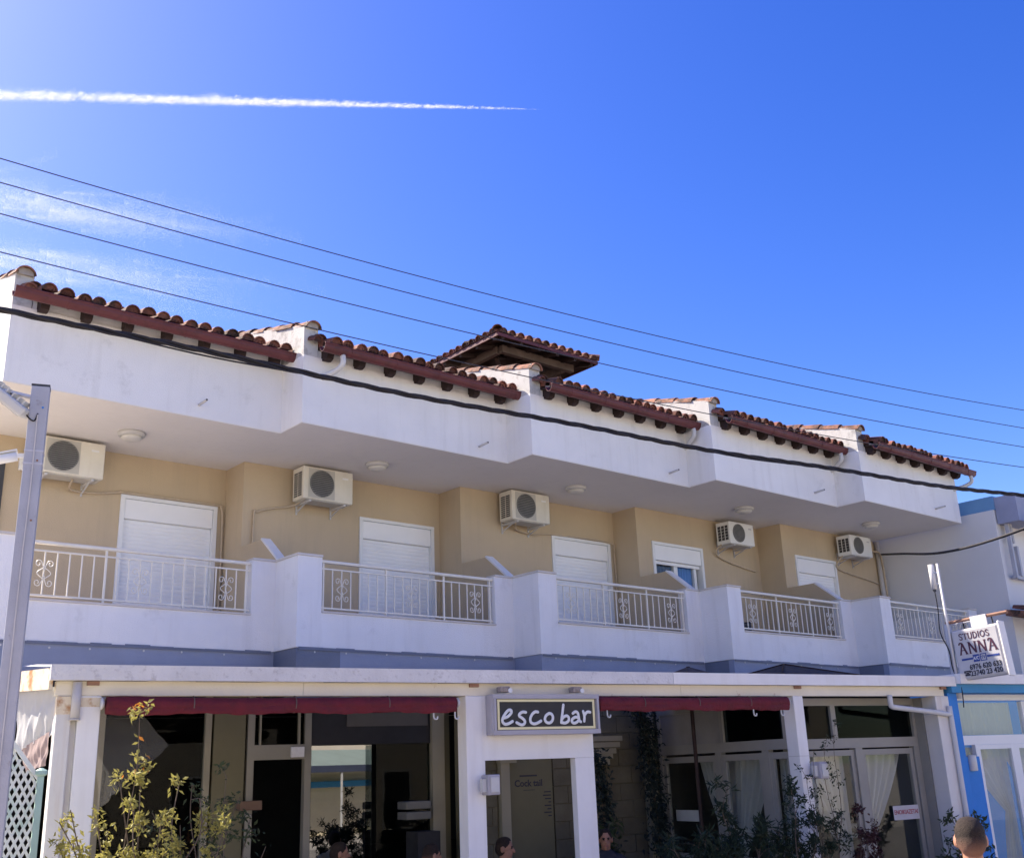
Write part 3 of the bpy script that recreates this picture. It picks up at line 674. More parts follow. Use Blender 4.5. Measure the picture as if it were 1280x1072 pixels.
for ch, strokes in ST_.items():
    m = MB()
    for st in strokes:
        P = smooth_path([((x-130)*SW/995*.965+.018, 0, (510-y)*SH/385*.97+.006) for x, y in st], 5)
        q = MB().tube(P, .0148, 8)
        for c_ in (P[0], P[-1]): q.lathe([(.001, -.0148), (.0105, -.0105), (.0148, 0), (.0105, .0105), (.001, .0148)], c_, 8)
        m.add([(x, -.0125+y*.35, z) for x, y, z in q.v], q.f)
    m.build(f'letter', LETW, sg)
for t in (4.20, 5.06):
    p = thing('sign_spotlight', ('small spotlight over the left' if t < 4.5 else 'small spotlight over the right')+' end of the esco bar sign', 'spotlight', tuple(cw(t, 0, 2.79)), CA, 'spotlights on the bar sign')
    MB().bbox(0, .11, -.12, -.02, -.015, .04, .008).build('housing', mat('spot_housing', (.30, .25, .22), .6, .3, 30), p); MB().lathe([(.024, -.135), (.02, -.121)], (.10, 0, .0), 12, 'y').build('lens', LETW, p)
    MB().bar((.06, -.01, .03), (.06, .058, .03), .02).build('arm', ALU, p)

# floodlights on the columns
for t, lb in ((4.04, 'grey bulkhead lamp on the white column beside the bar entrance'), (8.42, 'grey bulkhead lamp on the right hand white column')):
    p = thing('bulkhead_lamp', lb, 'lamp', tuple(cw(t, 0, 1.80)), CA, 'bulkhead lamps on the columns')
    MB().bbox(0, .13, -.10, .049, 0, .19, .01).build('housing', SIGNM, p); MB().bbox(.02, .11, -.115, -.101, .025, .165, .004).build('glass', LAMPG, p)
    MB().box(-.045, -.001, -.06, .0, .03, .15).build('bracket', LAMPG, p)
# beam junction: little dark box
# ------------------------------------------------------------------ ground floor: bar front
shop = thing('bar_shopfront', 'dark glazed bar front with olive pilaster set back under the canopy', 'shop front', CORG, CA)
SO = 3.2
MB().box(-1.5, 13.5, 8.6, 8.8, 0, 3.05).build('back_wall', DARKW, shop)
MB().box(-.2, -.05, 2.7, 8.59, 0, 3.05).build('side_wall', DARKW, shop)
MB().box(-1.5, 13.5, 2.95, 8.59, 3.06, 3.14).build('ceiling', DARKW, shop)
MB().box(-1.2, 13.5, 1.9, 8.6, .001, .02).build('bar_floor', FLOOR, shop)
MB().box(2.16, 2.53, SO-.02, SO+.22, 0.02, 3.055).build('pilaster', OLIVE, shop)
MB().box(2.06, 2.13, SO-.03, SO+.1, 0.02, 3.055).build('mullion', CREAMP, shop)
MB().box(.88, .95, SO-.03, SO+.1, 0.02, 3.055).build('mullion', CREAMP, shop)
MB().box(.96, 2.05, SO+.02, SO+.03, .9, 3.05).build('pane', GLASSD, shop)
MB().box(.96, 2.05, SO-.02, SO+.06, .4, .89).build('kick_panel', DARKW, shop)
dr = MB().box(2.56, 2.64, SO-.03, SO+.08, .02, 3.055).box(3.26, 3.34, SO-.03, SO+.08, .02, 3.055).box(2.64, 3.26, SO-.03, SO+.08, 2.25, 2.42).box(2.64, 3.26, SO-.03, SO+.08, 2.98, 3.055).build('bar_door', mat('door_frame_grey', (.27, .255, .21), .5, .05, 4), shop)
MB().box(2.645, 3.255, SO+.02, SO+.03, 2.425, 2.975).build('transom_pane', GLASSD, dr)
MB().box(2.70, 2.72, SO-.028, SO+.07, 2.42, 2.978).box(3.18, 3.2, SO-.028, SO+.07, 2.42, 2.978).build('transom_bars', CREAMP, dr)
MB().bbox(3.08, 3.24, SO-.08, SO-.031, 2.27, 2.39, .006).build('closer_box', LETW, dr)
MB().box(2.45, 2.70, SO-.22, SO-.025, 1.70, 1.80).build('shelf_box', mat('brown_box', (.16, .10, .07), .7), shop)
MB().prism([(3.36, SO+.02), (4.19, SO+.15), (4.188, SO+.16), (3.358, SO+.03)], .05, 2.40).build('mirror_pane', GLASSR, shop)
MB().box(4.20, 4.93, SO+.02, SO+.03, .05, 2.40).build('pane', GLASSD, shop)
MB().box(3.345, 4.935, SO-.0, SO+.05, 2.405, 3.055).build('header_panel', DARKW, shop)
MB().box(3.80, 4.90, SO-.012, SO-.002, 2.62, 2.95).build('menu_board', mat('board_grey_brown', (.12, .11, .095), .7), shop)
MB().box(4.94, 5.11, SO-.06, SO+.1, .02, 3.055).build('pilaster', CREAMP, shop)
MB().box(5.12, 5.2, SO-.02, SO+.1, .02, 3.055).build('pilaster', OLIVE, shop)
# middle wall behind entrance and second awning, laid in stone courses with an olive panel
WO = 2.85
MB().box(5.21, 8.30, WO+.06, WO+.2, .02, 3.055).build('wall', OLIVE, shop)
MB().box(5.88, 6.54, WO+.02, WO+.06, .02, 2.6).build('olive_panel', OLIVE, shop)
for a_, b_ in ((5.22, 5.72), (6.56, 8.02)):
    r_ = 0; z = .05
    while z < 2.8:
        x = a_+(-.2 if r_ % 2 else 0)
        while x < b_:
            x0_, x1_ = max(x, a_), min(x+.42, b_)
            if x1_-x0_ > .05: MB().bbox(x0_+.003, x1_-.003, WO+random.uniform(.018, .024), WO+.059, z+.003, z+.217, .005).build('stone', STONE, shop)
            x += .42
        z += .22; r_ += 1
pl = MB().box(5.74, 5.87, WO-.05, WO+.055, .02, 2.12).build('pilaster', CREAMP, shop)
MB().box(5.72, 5.96, WO-.08, WO+.055, 2.121, 2.16).box(5.70, 5.99, WO-.1, WO+.055, 2.161, 2.22).build('capital', CREAMP, pl)
cp = MB()
for k, (dx, z) in enumerate(((.0, 2.06), (.05, 2.13), (.10, 2.20), (.16, 2.28), (.2, 2.36))): cp.box(7.20-dx*.3, 7.42+dx, WO-.06-dx*.2, WO+.012, z, z+.068)
cp.build('corbel', CREAMP, shop)
MB().box(8.04, 8.20, WO-.04, WO+.055, .02, 3.055).build('pilaster', CREAMP, shop)
TW = Matrix.Translation((6.18, WO+.018, 1.86)) @ Matrix.Rotation(R(90), 4, 'X')
text_mesh('Cock tail', .115, INK, 'lettering', shop, TW, .001, .003)
MB().box(6.05, 6.31, WO+.016, WO+.0195, 1.945, 1.965).box(6.10, 6.27, WO+.016, WO+.0195, 1.775, 1.782).build('lettering_lines', INK, shop)
ml = MB()
for k, wd_ in enumerate((.10, .12, .09, .04, .10, .06, .11, .05)): ml.box(6.51-wd_, 6.51, WO+.016, WO+.0195, 1.74-k*.042, 1.755-k*.042)
ml.build('price_lines', INK, shop)

# ------------------------------------------------------------------ glazed room on the right (front and side glazing)
gl = thing('glazed_room', 'white framed glazed terrace room with draped curtains behind the right columns', 'conservatory', CORG, CA)
FRC = mat('frame_cream', (.29, .275, .24), .5, .05, 4)
def vframe(name, boxes, parent=gl, m_=FRC):
    q = MB()
    for b_ in boxes: q.box(*b_)
    return q.build(name, m_, parent)
# front, plane o=.5, t 8.45..10.73
O_ = .42
ff = vframe('front_frame', [(8.43, 10.73, O_, O_+.08, 2.66, 2.751), (8.43, 10.73, O_, O_+.08, 2.14, 2.26), (8.43, 8.50, O_, O_+.08, 0, 2.139), (10.63, 10.73, O_, O_+.08, 0, 2.139), (9.56, 9.68, O_-.01, O_+.09, 0, 2.139), (9.22, 9.30, O_+.002, O_+.078, 2.261, 2.659), (8.43, 8.48, O_, O_+.08, 2.261, 2.659), (10.68, 10.73, O_, O_+.08, 2.261, 2.659)])
for a_, b_ in ((8.53, 9.54), (9.71, 10.60)):
    s_ = vframe('sash', [(a_-.02, a_+.04, O_+.02, O_+.07, .03, 2.12), (b_-.04, b_+.02, O_+.02, O_+.07, .03, 2.12), (a_+.04, b_-.04, O_+.021, O_+.069, 2.05, 2.119), (a_+.04, b_-.04, O_+.021, O_+.069, .03, .13)])
    MB().box(a_+.04, b_-.04, O_+.04, O_+.046, .13, 2.05).build('pane', GLASS, s_)
for a_, b_ in ((8.481, 9.219), (9.301, 10.679)): MB().box(a_, b_, O_+.04, O_+.046, 2.261, 2.659).build('transom_pane', GLASSD, gl)
# side, plane t=8.3, o .3 .. 2.84
T_ = 8.28
vframe('side_frame', [(T_, T_+.08, .25, 2.845, 2.15, 2.27), (T_, T_+.08, .25, 2.845, 2.68, 2.75), (T_, T_+.08, 2.77, 2.846, 0, 2.149), (T_+.001, T_+.079, 1.50, 1.62, 0, 2.149), (T_+.001, T_+.079, .60, .72, 0, 2.149), (T_, T_+.08, 1.42, 1.48, 2.271, 2.679), (T_, T_+.08, 2.77, 2.845, 2.271, 2.679), (T_, T_+.08, .25, .31, 2.271, 2.679)])
MB().box(T_+.02, T_+.06, 1.481, 2.769, 2.271, 2.679).build('transom_panel', mat('panel_grey', (.26, .25, .24), .7), gl)
MB().box(T_+.03, T_+.036, .311, 1.419, 2.271, 2.679).build('transom_pane', GLASSD, gl)
for a_, b_ in ((1.66, 2.73), (.76, 1.46), (.27, .57)):
    s_ = vframe('sash', [(T_+.01, T_+.06, a_-.035, a_+.03, .03, 2.12), (T_+.01, T_+.06, b_-.03, b_+.035, .03, 2.12), (T_+.011, T_+.059, a_+.03, b_-.03, 2.04, 2.119), (T_+.011, T_+.059, a_+.03, b_-.03, .03, .9)])
    MB().box(T_+.03, T_+.036, a_+.03, b_-.03, .90, 2.04).build('pane', GLASS, s_)
# paper notice on the far side pane
MB().box(T_+.004, T_+.009, 2.0, 2.55, 1.30, 1.44).build('paper_notice', mat('paper', (.5, .5, .46), .8), gl)
# room behind: back wall, ceiling
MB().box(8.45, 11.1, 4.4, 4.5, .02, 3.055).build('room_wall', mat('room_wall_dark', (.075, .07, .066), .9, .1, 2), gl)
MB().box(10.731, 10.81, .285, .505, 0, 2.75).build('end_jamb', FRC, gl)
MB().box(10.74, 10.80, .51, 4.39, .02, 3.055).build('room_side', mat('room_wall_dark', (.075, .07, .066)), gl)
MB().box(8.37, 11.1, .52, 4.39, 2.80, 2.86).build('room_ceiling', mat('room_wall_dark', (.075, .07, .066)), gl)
# curtains: gathered sheer drapes tied to the side
def drape(name, p_of, w0, w1, top, bot, tie, side, parent, m_, n=44, rows=22, amp=.03):
    P = []
    for r_ in range(rows+1):
        f = r_/rows; z = top+(bot-top)*f
        # width narrows towards the tie then flares a little
        g_ = (1-(1-.16)*min(1, f/tie)**1.25) if f < tie else .16+.22*((f-tie)/(1-tie))**.8
        for k in range(n+1):
            s_ = k/n
            x = (w0+(w1-w0)*s_*g_) if side < 0 else (w1-(w1-w0)*(1-s_)*g_)
            P.append(p_of(x, amp*math.sin(s_*n*.82+.4*math.sin(f*5+s_*7))*(.5+.5*g_)+.012*math.sin(s_*9+f*3), z))
    c = n+1
    return MB().add(P, [(r_*c+k, r_*c+k+1, (r_+1)*c+k+1, (r_+1)*c+k) for r_ in range(rows) for k in range(n)]).build(name, m_, parent, True)
pf = lambda x, a_, z: (x, O_+.20+a_, z)
drape('curtain', pf, 8.50, 9.50, 2.12, .3, .62, 1, gl, CURT); drape('curtain', pf, 8.48, 8.92, 2.12, .3, .5, -1, gl, CURT)
drape('curtain', pf, 9.70, 10.55, 2.12, .3, .62, -1, gl, CURT)
psd = lambda x, a_, z: (T_+.22+a_, x, z)
drape('curtain', psd, .80, 1.62, 2.12, .3, .72, 1, gl, CURT); drape('curtain', psd, .2, .62, 2.12, .3, .66, -1, gl, CURT); drape('curtain', psd, 1.7, 2.2, 2.12, .3, .6, -1, gl, CURT)
# red lettered notice on the pane
nt_ = MB().box(10.10, 10.56, O_+.008, O_+.012, 1.25, 1.42).build('notice', mat('notice_paper', (.55, .52, .52), .8), gl)
text_mesh('ENOIKIAZETAI', .075, mat('notice_red', (.35, .04, .05), .7), 'lettering', nt_, Matrix.Translation((10.33, O_+.007, 1.34)) @ Matrix.Rotation(R(90), 4, 'X'), .001, .001, sx=.88)
# dim furniture inside: shelf with white trays
sh = MB().box(9.9, 10.7, 1.6, 1.9, .7, 1.0); sh.build('counter', DARKW, gl)
for k in range(2): MB().bbox(10.1, 10.45, 1.35, 1.58, 1.001+.12*k, 1.06+.12*k, .01).build('tray', mat('tray_grey', (.3, .31, .33), .6), gl)

# ------------------------------------------------------------------ parasols behind the canopy front
for t, o_, za, hw, rz, lb in [(7.87, 1.5, 3.235, .92, .1, 'dark brown parasol with its peak just showing above the canopy')]:
    p = thing('parasol', lb, 'parasol', tuple(cw(t, o_, 0)), CA+rz, 'parasols on the terrace')
    cn = MB(); n = 8; P = [(0, 0, za)]
    for r_, dz in ((.33, .14), (.66, .27), (1.0, .36)):
        for j in range(4):
            for q in range(4):
                a_ = [(-1, -1), (1, -1), (1, 1), (-1, 1)][j]; b_ = [(1, -1), (1, 1), (-1, 1), (-1, -1)][j]; f = q/4
                sag = 1-.05*math.sin(f*math.pi)*r_
                P.append(((a_[0]+(b_[0]-a_[0])*f)*hw*r_*sag, (a_[1]+(b_[1]-a_[1])*f)*hw*r_*sag, za-dz-.03*math.sin(f*math.pi)*r_))
    F_ = [(0, 1+j, 1+(j+1) % 16) for j in range(16)]
    for r_ in range(2): F_ += [(1+r_*16+j, 1+(r_+1)*16+j, 1+(r_+1)*16+(j+1) % 16, 1+r_*16+(j+1) % 16) for j in range(16)]
    cn.add(P, F_).build('canopy', PARA, p)
    MB().tube([(0, 0, .03), (0, 0, za+.0)], .025, 10).build('pole', WOOD, p, True)
    MB().lathe([(.3, .0), (.3, .06), (.05, .1)], n=20).build('base', DARKW, p)
    for a_ in ((-1, -1), (1, -1), (1, 1), (-1, 1)): MB().bar((0, 0, za-.06), (a_[0]*hw*.97, a_[1]*hw*.97, za-.39), .02).build('rib', WOOD, p)
py = thing('pyramid_roof', 'low dark brown pyramid roof peeping over the canopy near the right columns', 'roof', tuple(cw(10.05, 2.05, 0)), CA)
hw = 1.25; MB().add([(-hw, -hw, 2.98), (hw, -hw, 2.98), (hw, hw, 2.98), (-hw, hw, 2.98), (0, 0, 3.345)], [(0, 1, 4), (1, 2, 4), (2, 3, 4), (3, 0, 4), (3, 2, 1, 0)]).build('cover', PARA, py)
for a_ in ((-1, -1), (1, -1), (1, 1), (-1, 1)):
    MB().bar((0, 0, 3.35), (a_[0]*hw, a_[1]*hw, 2.985), .03, .02).build('seam', WOOD, py); MB().box(a_[0]*hw*.8-.03, a_[0]*hw*.8+.03, a_[1]*hw*.8-.03, a_[1]*hw*.8+.03, 2.861, 2.979).build('foot', DARK, py)
# ivy climbing the pilaster in the second bay and by the jamb
def leaf(m, p, d, s, curl=.3, wf=.21):
    d = Vector(d).normalized(); u, v = frame_of(d); p = Vector(p); u = (u*random.uniform(-1, 1)+v*random.uniform(-1, 1)).normalized(); nrm = d.cross(u)
    tip = p+d*s; mid = p+d*s*.45; w_ = s*wf
    m.add([p, mid+u*w_+nrm*s*.06, tip-nrm*s*curl*.3, mid-u*w_+nrm*s*.06, mid-nrm*s*.04], [(0, 1, 4), (1, 2, 4), (2, 3, 4), (3, 0, 4)])
def rdir(z=0): return Vector((random.uniform(-1, 1), random.uniform(-1, 1), random.uniform(-1, 1)+z))
for lb, pts, wd_, n in (('dark ivy climbing the pilaster in the bay right of the sign', [(7.72, 2.62, 2.95), (7.9, 2.6, 2.55), (7.92, 2.6, 2.1), (7.98, 2.6, 1.6), (8.02, 2.6, 1.0), (8.0, 2.6, .05)], .13, 2300),
                        ('dark ivy hanging beside the white entrance jamb', [(7.1, 2.68, 2.2), (7.16, 2.68, 1.8), (7.2, 2.68, 1.3), (7.15, 2.68, .05)], .1, 900)):
    t = thing('ivy', lb, 'ivy', CORG, CA, 'climbing ivy'); path = smooth_path(pts, 8)
    MB().tube(path, .018, 6).build('stem', BARK, t); m = MB()
    for k in range(n):
        p = random.choice(path); q = p+Vector((random.gauss(0, wd_*.62), random.gauss(-.02, .06), random.uniform(-.08, .08))); leaf(m, q, rdir(-.6)+Vector((0, -.6, 0)), random.uniform(.05, .1))
    m.build('foliage', IVY, t, kind='stuff')

# ------------------------------------------------------------------ square studios sign, mast
SX = 13.9
sn_ = thing('studio_sign', 'square projecting sign reading Studios Anna with two phone numbers', 'sign', (SX, 7.17, 0))
TILT = R(-3.2); PIV = Vector((0, -.37, 3.28)); RT_ = Matrix.Rotation(TILT, 3, 'X')
sn_.rotation_euler = (TILT, 0, 0); sn_.location = Vector((SX, 7.17, 0))+PIV-RT_ @ PIV
def unt(x, y, z): return RT_.transposed() @ (Vector((x, y, z))-PIV)+PIV     # sign-local place of an upright point
def onsign(y, z): return (-.001, -y, z)        # y: metres from the pole towards the street
Ts = Matrix(((0, 0, -1, 0), (-1, 0, 0, 0), (0, 1, 0, 0), (0, 0, 0, 1)))   # text x -> -y, text y -> z, text normal -> -x
sk = lambda y: 0.0
MB().bbox(.0, .13, -.70, -.04, 2.955, 3.615, .03).build('box', SIGNF, sn_)
MB().box(-.006, -.0005, -.67, -.07, 2.985, 3.585).build('face', SIGNF, sn_)
MB().bbox(-.012, .142, -.735, -.701, 2.93, 3.64, .012).build('edge_trim', COLW, sn_)
def letters(defs, x0, z0, h, wl, gap, r, m_, name, italic=0):
    x = x0
    for d in defs:
        m = MB()
        for st in d[1]:
            rr = r*(d[2] if len(d) > 2 else 1)
            rad = rr
            pts = [(-.009, -(x+p[0]*wl*d[0]), z0+p[1]*h) for p in st]
            if len(pts) > 3: pts = smooth_path(pts, 4)
            q = MB().tube(pts, rad if len(st) != 2 else (rr*.55 if abs(st[0][1]-st[1][1]) < .12 else rr), 6)
            m.add([(-.009+(a_+.009)*.25, b_, c_) for a_, b_, c_ in q.v], q.f)
        m.build('letter', m_, sn_); x += wl*d[0]+gap
S_ = [[(.9, .82), (.6, 1.0), (.2, .92), (.15, .68), (.5, .52), (.85, .35), (.8, .08), (.4, 0), (.08, .18)]]
Tt = [[(.5, 0), (.5, 1)], [(0, .98), (1, .98)], [(.3, .02), (.7, .02)], [(0, .98), (.0, .84)], [(1, .98), (1, .84)]]
U_ = [[(.12, 1), (.12, .35), (.25, .05), (.5, 0), (.75, .05), (.88, .35), (.88, 1)], [(0, 1), (.3, 1)], [(.74, 1), (1, 1)]]
D_ = [[(.15, 0), (.15, 1)], [(.02, 1), (.4, 1), (.8, .85), (.95, .5), (.8, .15), (.4, 0), (.02, 0)]]
I_ = [[(.5, 0), (.5, 1)], [(.2, 1), (.8, 1)], [(.2, 0), (.8, 0)]]
O2 = [[(.5, 1), (.15, .82), (.04, .5), (.15, .18), (.5, 0), (.85, .18), (.96, .5), (.85, .82), (.5, 1)]]
A_ = [[(.12, 0), (.50, 1)], [(.46, 1), (.88, 0)], [(.52, 1), (.95, 0)], [(.27, .36), (.72, .36)], [(.0, 0), (.26, 0)], [(.74, 0), (1.08, 0)], [(.5, 1), (.3, 1.04), (.16, .98), (.12, .86)]]
N_ = [[(.14, 0), (.14, 1)], [(.12, 1), (.84, .02)], [(.20, 1), (.90, .02)], [(.88, 0), (.88, 1)], [(0, 0), (.3, 0)], [(.72, 1), (1.02, 1)], [(-.04, 1), (.2, 1)]]
letters([(.8, S_), (.85, Tt), (.9, U_), (.9, D_), (.4, I_), (1.0, O2), (.8, S_)], .155, 3.475, .078, .062, .011, .0068, PURP, 'letter')
letters([(1, A_), (1, N_), (1, N_), (1.05, A_)], .12, 3.285, .145, .112, .022, .0105, PURP, 'letter')
for a_, b_ in ((-.285, -.13), (-.645, -.48)): MB().box(-.010, -.0065, a_, b_, 3.205, 3.230).build('blue_bar', NAVY, sn_)
MB().bbox(-.010, -.0065, -.375, -.288, 3.168, 3.262, .002).build('blue_badge', NAVY, sn_)
bd = MB()
for a_ in ((-.472, -.385, 3.168, 3.178), (-.472, -.385, 3.252, 3.262), (-.472, -.462, 3.178, 3.252), (-.395, -.385, 3.178, 3.252)): bd.box(-.010, -.0065, *a_)
bd.build('badge_outline', NAVY, sn_)
def stext(s_, y, z, size, m_, bold=.0, sx=1): text_mesh(s_, size, m_, 'lettering', sn_, Matrix.Translation((-.0105, -y, z)) @ Ts, .001, bold, sx=sx)
stext('A/C', .331, 3.213, .062, LETW, .001, .8); stext('TV', .4285, 3.213, .055, NAVY, .0008, .9)
stext('6976 620 633', .435, 3.105, .092, INK, .0025, .86); stext('23740 23 420', .43, 3.025, .092, INK, .0025, .86)
ph = MB().box(-.010, -.0065, -.205, -.135, 3.005, 3.03).box(-.010, -.0065, -.19, -.15, 3.031, 3.05).box(-.010, -.0065, -.215, -.125, 3.055, 3.072).box(-.010, -.0065, -.215, -.195, 3.04, 3.054).box(-.010, -.0065, -.145, -.125, 3.04, 3.054).build('phone_symbol', INK, sn_)
# bracket arm and its pole
MB().tube([(.06, .02, 3.735), (.06, -.84, 3.735)], .022, 8).build('bracket_arm', RUST, sn_)
MB().tube([(.06, .02, 3.705), (.06, -.55, 3.705)], .012, 6).build('bracket_rod', ALU, sn_)
for y in (-.22, -.62): MB().tube([(.06, y, 3.715), (.06, y-.006, 3.61)], .010, 6).build('hanger', CABLE, sn_)
MB().tube([unt(.06, .03, 3.70), unt(.06, .03, 2.72)], .045, 12).build('post', PVC, sn_, True)
MB().box(.03, .05, -.56, -.34, 3.62, 3.76).build('side_plate', NBWHITE, sn_)
for z in (3.12, 3.14): MB().tube([unt(.06+.048*math.cos(a), .03+.048*math.sin(a), z) for a in [2*math.pi*k/14 for k in range(15)]], .004, 5).build('strap', ALU, sn_)
ms_ = thing('antenna_mast', 'thin white mast with a stick antenna beside the square sign', 'antenna', (13.88, 7.14, 2.8))
MB().tube([(0, 0, 0), (.0, .02, 1.72)], .018, 8).build('mast', PVC, ms_, True)
MB().tube([(.0, .115, 1.38), (.0, .115, 1.72)], .038, 12).build('antenna', PVC, ms_, True)
MB().tube([(.0, .115, 1.35), (.0, .115, 1.379)], .022, 10).build('connector', DARK, ms_)
for z in (1.45, 1.6): MB().bar((0, .02, z), (0, .09, z), .02).build('clamp', ALU, ms_)
MB().tube(smooth_path([(.0, .115, 1.35), (.0, .11, 1.1), (.02, .14, .8), (.02, .06, .55), (.03, .05, .3), (.02, -.03, .05), (0, -.03, -.2)], 5), .008, 6).build('lead', CABLE, ms_, True)

# ------------------------------------------------------------------ neighbour on the right
nb = thing('neighbour_building', 'white neighbour building with blue roof edge and blue ground floor at the right', 'building')
nx = 20.72
MB().box(nx, 34, 9.35, 20, 2.95, 6.62).build('wall', NBWHITE, nb)
MB().box(nx+.02, 34, 9.33, 20, 6.621, 6.90).build('blue_parapet', mat('faded_blue', (.15, .31, .52), .8, .06, 2), nb)
MB().box(nx+.06, 27, 8.9, 9.328, 6.33, 6.87).build('slab_canopy', SLATE, nb)
pg = MB()
for a_, b_ in (((nx+.1, 8.7, 6.33), (26, 8.7, 6.33)), ((nx+.18, 9.25, 5.28), (26, 9.25, 5.28)), ((nx+.2, 9.22, 6.33), (nx+.2, 9.22, 5.25)), ((nx+.42, 9.22, 5.9), (nx+.42, 9.22, 5.3)), ((nx+.3, 9.22, 6.33), (nx+.3, 9.22, 5.95))): pg.bar(a_, b_, .07)
pg.build('pipe_frame', STEEL, nb)
MB().prism([(9.33, 4.62), (8.2, 4.42), (8.2, 4.36), (9.33, 4.5)], nx-.3, 30, 'x').build('tiled_ledge', TILEO, nb)
for k in range(10): inst(tile_src, nb, (nx-.22+k*.2, 8.15, 4.44), (R(10), 0, 0), (1, 2.4, 1))
# ground floor in the canopy's direction
nbf = thing('blue_shopfront', 'bright blue shopfront with white framed curtained windows at the right edge', 'shop front', CORG, CA)
MB().box(11.0, 20, -.02, .25, 2.79, 2.90).build('beam', BLUED, nbf)
MB().box(11.10, 20, -.10, .25, 2.901, 3.03).build('fascia', COLW, nbf)
MB().box(10.995, 11.17, .06, .34, 0, 2.789).build('column', BLUEP, nbf)
vframe('window_frame', [(11.171, 20, .27, .34, 2.71, 2.788), (11.171, 20, .27, .34, 2.13, 2.25), (11.171, 11.22, .27, .34, 2.251, 2.699), (12.75, 12.85, .27, .34, 2.251, 2.699)], nbf, FRAMEW)
MB().box(11.171, 11.60, .20, .36, 0, 1.98).build('wall', BLUEP, nbf)
MB().box(11.171, 11.60, .30, .31, 1.981, 2.129).build('pane', GLASS, nbf)
for a_, b_ in ((11.62, 12.42), (12.42, 13.3)):
    s_ = vframe('sash', [(a_, a_+.09, .25, .31, 0, 2.129), (b_-.07, b_, .251, .309, 0, 2.129), (a_+.09, b_-.07, .252, .308, 2.07, 2.128), (a_+.09, b_-.07, .252, .308, 0, .2)], nbf, FRAMEW)
    MB().box(a_+.09, b_-.07, .28, .286, .2, 2.07).build('pane', GLASS, s_)
MB().box(11.221, 12.749, .30, .306, 2.251, 2.699).build('transom_pane', GLASS, nbf)
pn = lambda x, a_, z: (x, .50+a_, z)
drape('curtain', pn, 11.65, 12.5, 2.1, .4, .5, 1, nbf, CURTB); drape('curtain', pn, 11.62, 12.15, 2.1, .4, .5, -1, nbf, CURT); drape('curtain', pn, 12.45, 13.3, 2.1, .4, .5, 1, nbf, CURTB)
P = []; n = 60
for k in range(n+1):
    for z in (2.26, 2.69): P.append((11.25+1.48*k/n, .46+.018*math.sin(k*1.9), z))
MB().add(P, [(2*k, 2*k+2, 2*k+3, 2*k+1) for k in range(n)]).build('valance', CURTB, nbf, True)
MB().box(11.171, 20, 2.4, 2.5, 0, 2.95).build('room_wall', mat('room_blue', (.10, .32, .62), .9, .06, 2), nbf)
p = thing('wall_lamp', 'small cream half round lamp on the blue wall', 'lamp', tuple(cw(11.43, .19, 1.80)), CA); MB().lathe([(.055, 0), (.06, .01), (.06, .19), (.055, .20)], n=16).build('shade', LAMPD, p, True); MB().box(-.05, .05, -.0, -.0+.0005, .02, .18).build('backplate', PVC, p)

# ------------------------------------------------------------------ street pole with floodlight and camera
pole = thing('street_pole', 'square grey steel pole rising at the left edge of the photo', 'pole', (2.285, 8.16, 0), R(-20))
MB().bbox(-.065, .065, -.065, .065, 0, 4.955, .006).build('shaft', STEEL, pole); MB().box(-.066, .066, -.066, .066, 4.956, 4.97).build('cap', DARK, pole)
for z in (4.78, 4.36, 3.9): MB().lathe([(.008, -.066), (.008, -.073)], (.03, 0, z), 8, 'y').build('bolt', BLUEP if z > 4.5 else RUST, pole)
for z in (4.33, 4.43): MB().box(-.069, .069, -.069, .069, z, z+.012).build('band', ALU, pole)
MB().tube([(.0, -.071, 4.72), (.004, -.071, 4.2), (-.004, -.071, 3.4), (0, -.071, .3)], .006, 6).build('conduit', PVCG, pole)
fl = thing('floodlight', 'grey floodlight on a bracket at the top of the pole', 'floodlight', (2.285, 8.16, 4.87), R(-20))
T = Matrix.Translation((-.24, -.06, -.04)) @ Matrix.Rotation(R(38), 4, 'Y') @ Matrix.Rotation(R(15), 4, 'X')
MB().bbox(-.20, .20, -.11, .11, -.03, .05, .02, T).build('housing', LAMPG, fl)
MB().prism([(-.13, .051), (.13, .051), (.08, .10), (-.08, .10)], -.07, .07, 'y')
fin = MB()
for k in range(7): fin.box(-.16+k*.05, -.15+k*.05, -.085, .085, .0505, .085, T)
fin.build('cooling_fins', LAMPG, fl); MB().box(-.17, .17, -.09, .09, -.036, -.0305, T).build('glass', LAMPD, fl)
MB().bar((-.066, -.03, .0), (-.36, -.10, .03), .05, .02).bar((-.36, -.10, .04), (-.30, -.10, -.16), .04, .02).build('bracket', ALU, fl)
MB().tube(smooth_path([(-.1, -.05, -.12), (-.06, -.07, -.18), (-.02, -.07, -.2), (-.0, -.069, -.14)], 4), .006, 6).build('lead', CABLE, fl)
sv = thing('security_camera', 'white bullet security camera on the side of the grey pole', 'camera', (2.285, 8.16, 4.38), R(-20))
T = Matrix.Translation((-.20, -.03, -.01)) @ Matrix.Rotation(R(-16), 4, 'Y')
MB().tube([T @ Vector((x, 0, 0)) for x in (.09, -.10)], .036, 14).build('body', FRAMEW, sv, True)
MB().prism([(.10, .037), (-.14, .037), (-.14, .046), (.10, .046)], -.045, .045, 'y')
MB().box(-.14, .10, -.042, .042, .0365, .045, T).build('sun_shield', FRAMEW, sv); MB().tube([T @ Vector((x, 0, 0)) for x in (-.1005, -.104)], .028, 12).build('lens', DARK, sv)
MB().bar((-.066, 0, .03), (-.14, -.02, .02), .03).build('bracket', FRAMEW, sv)

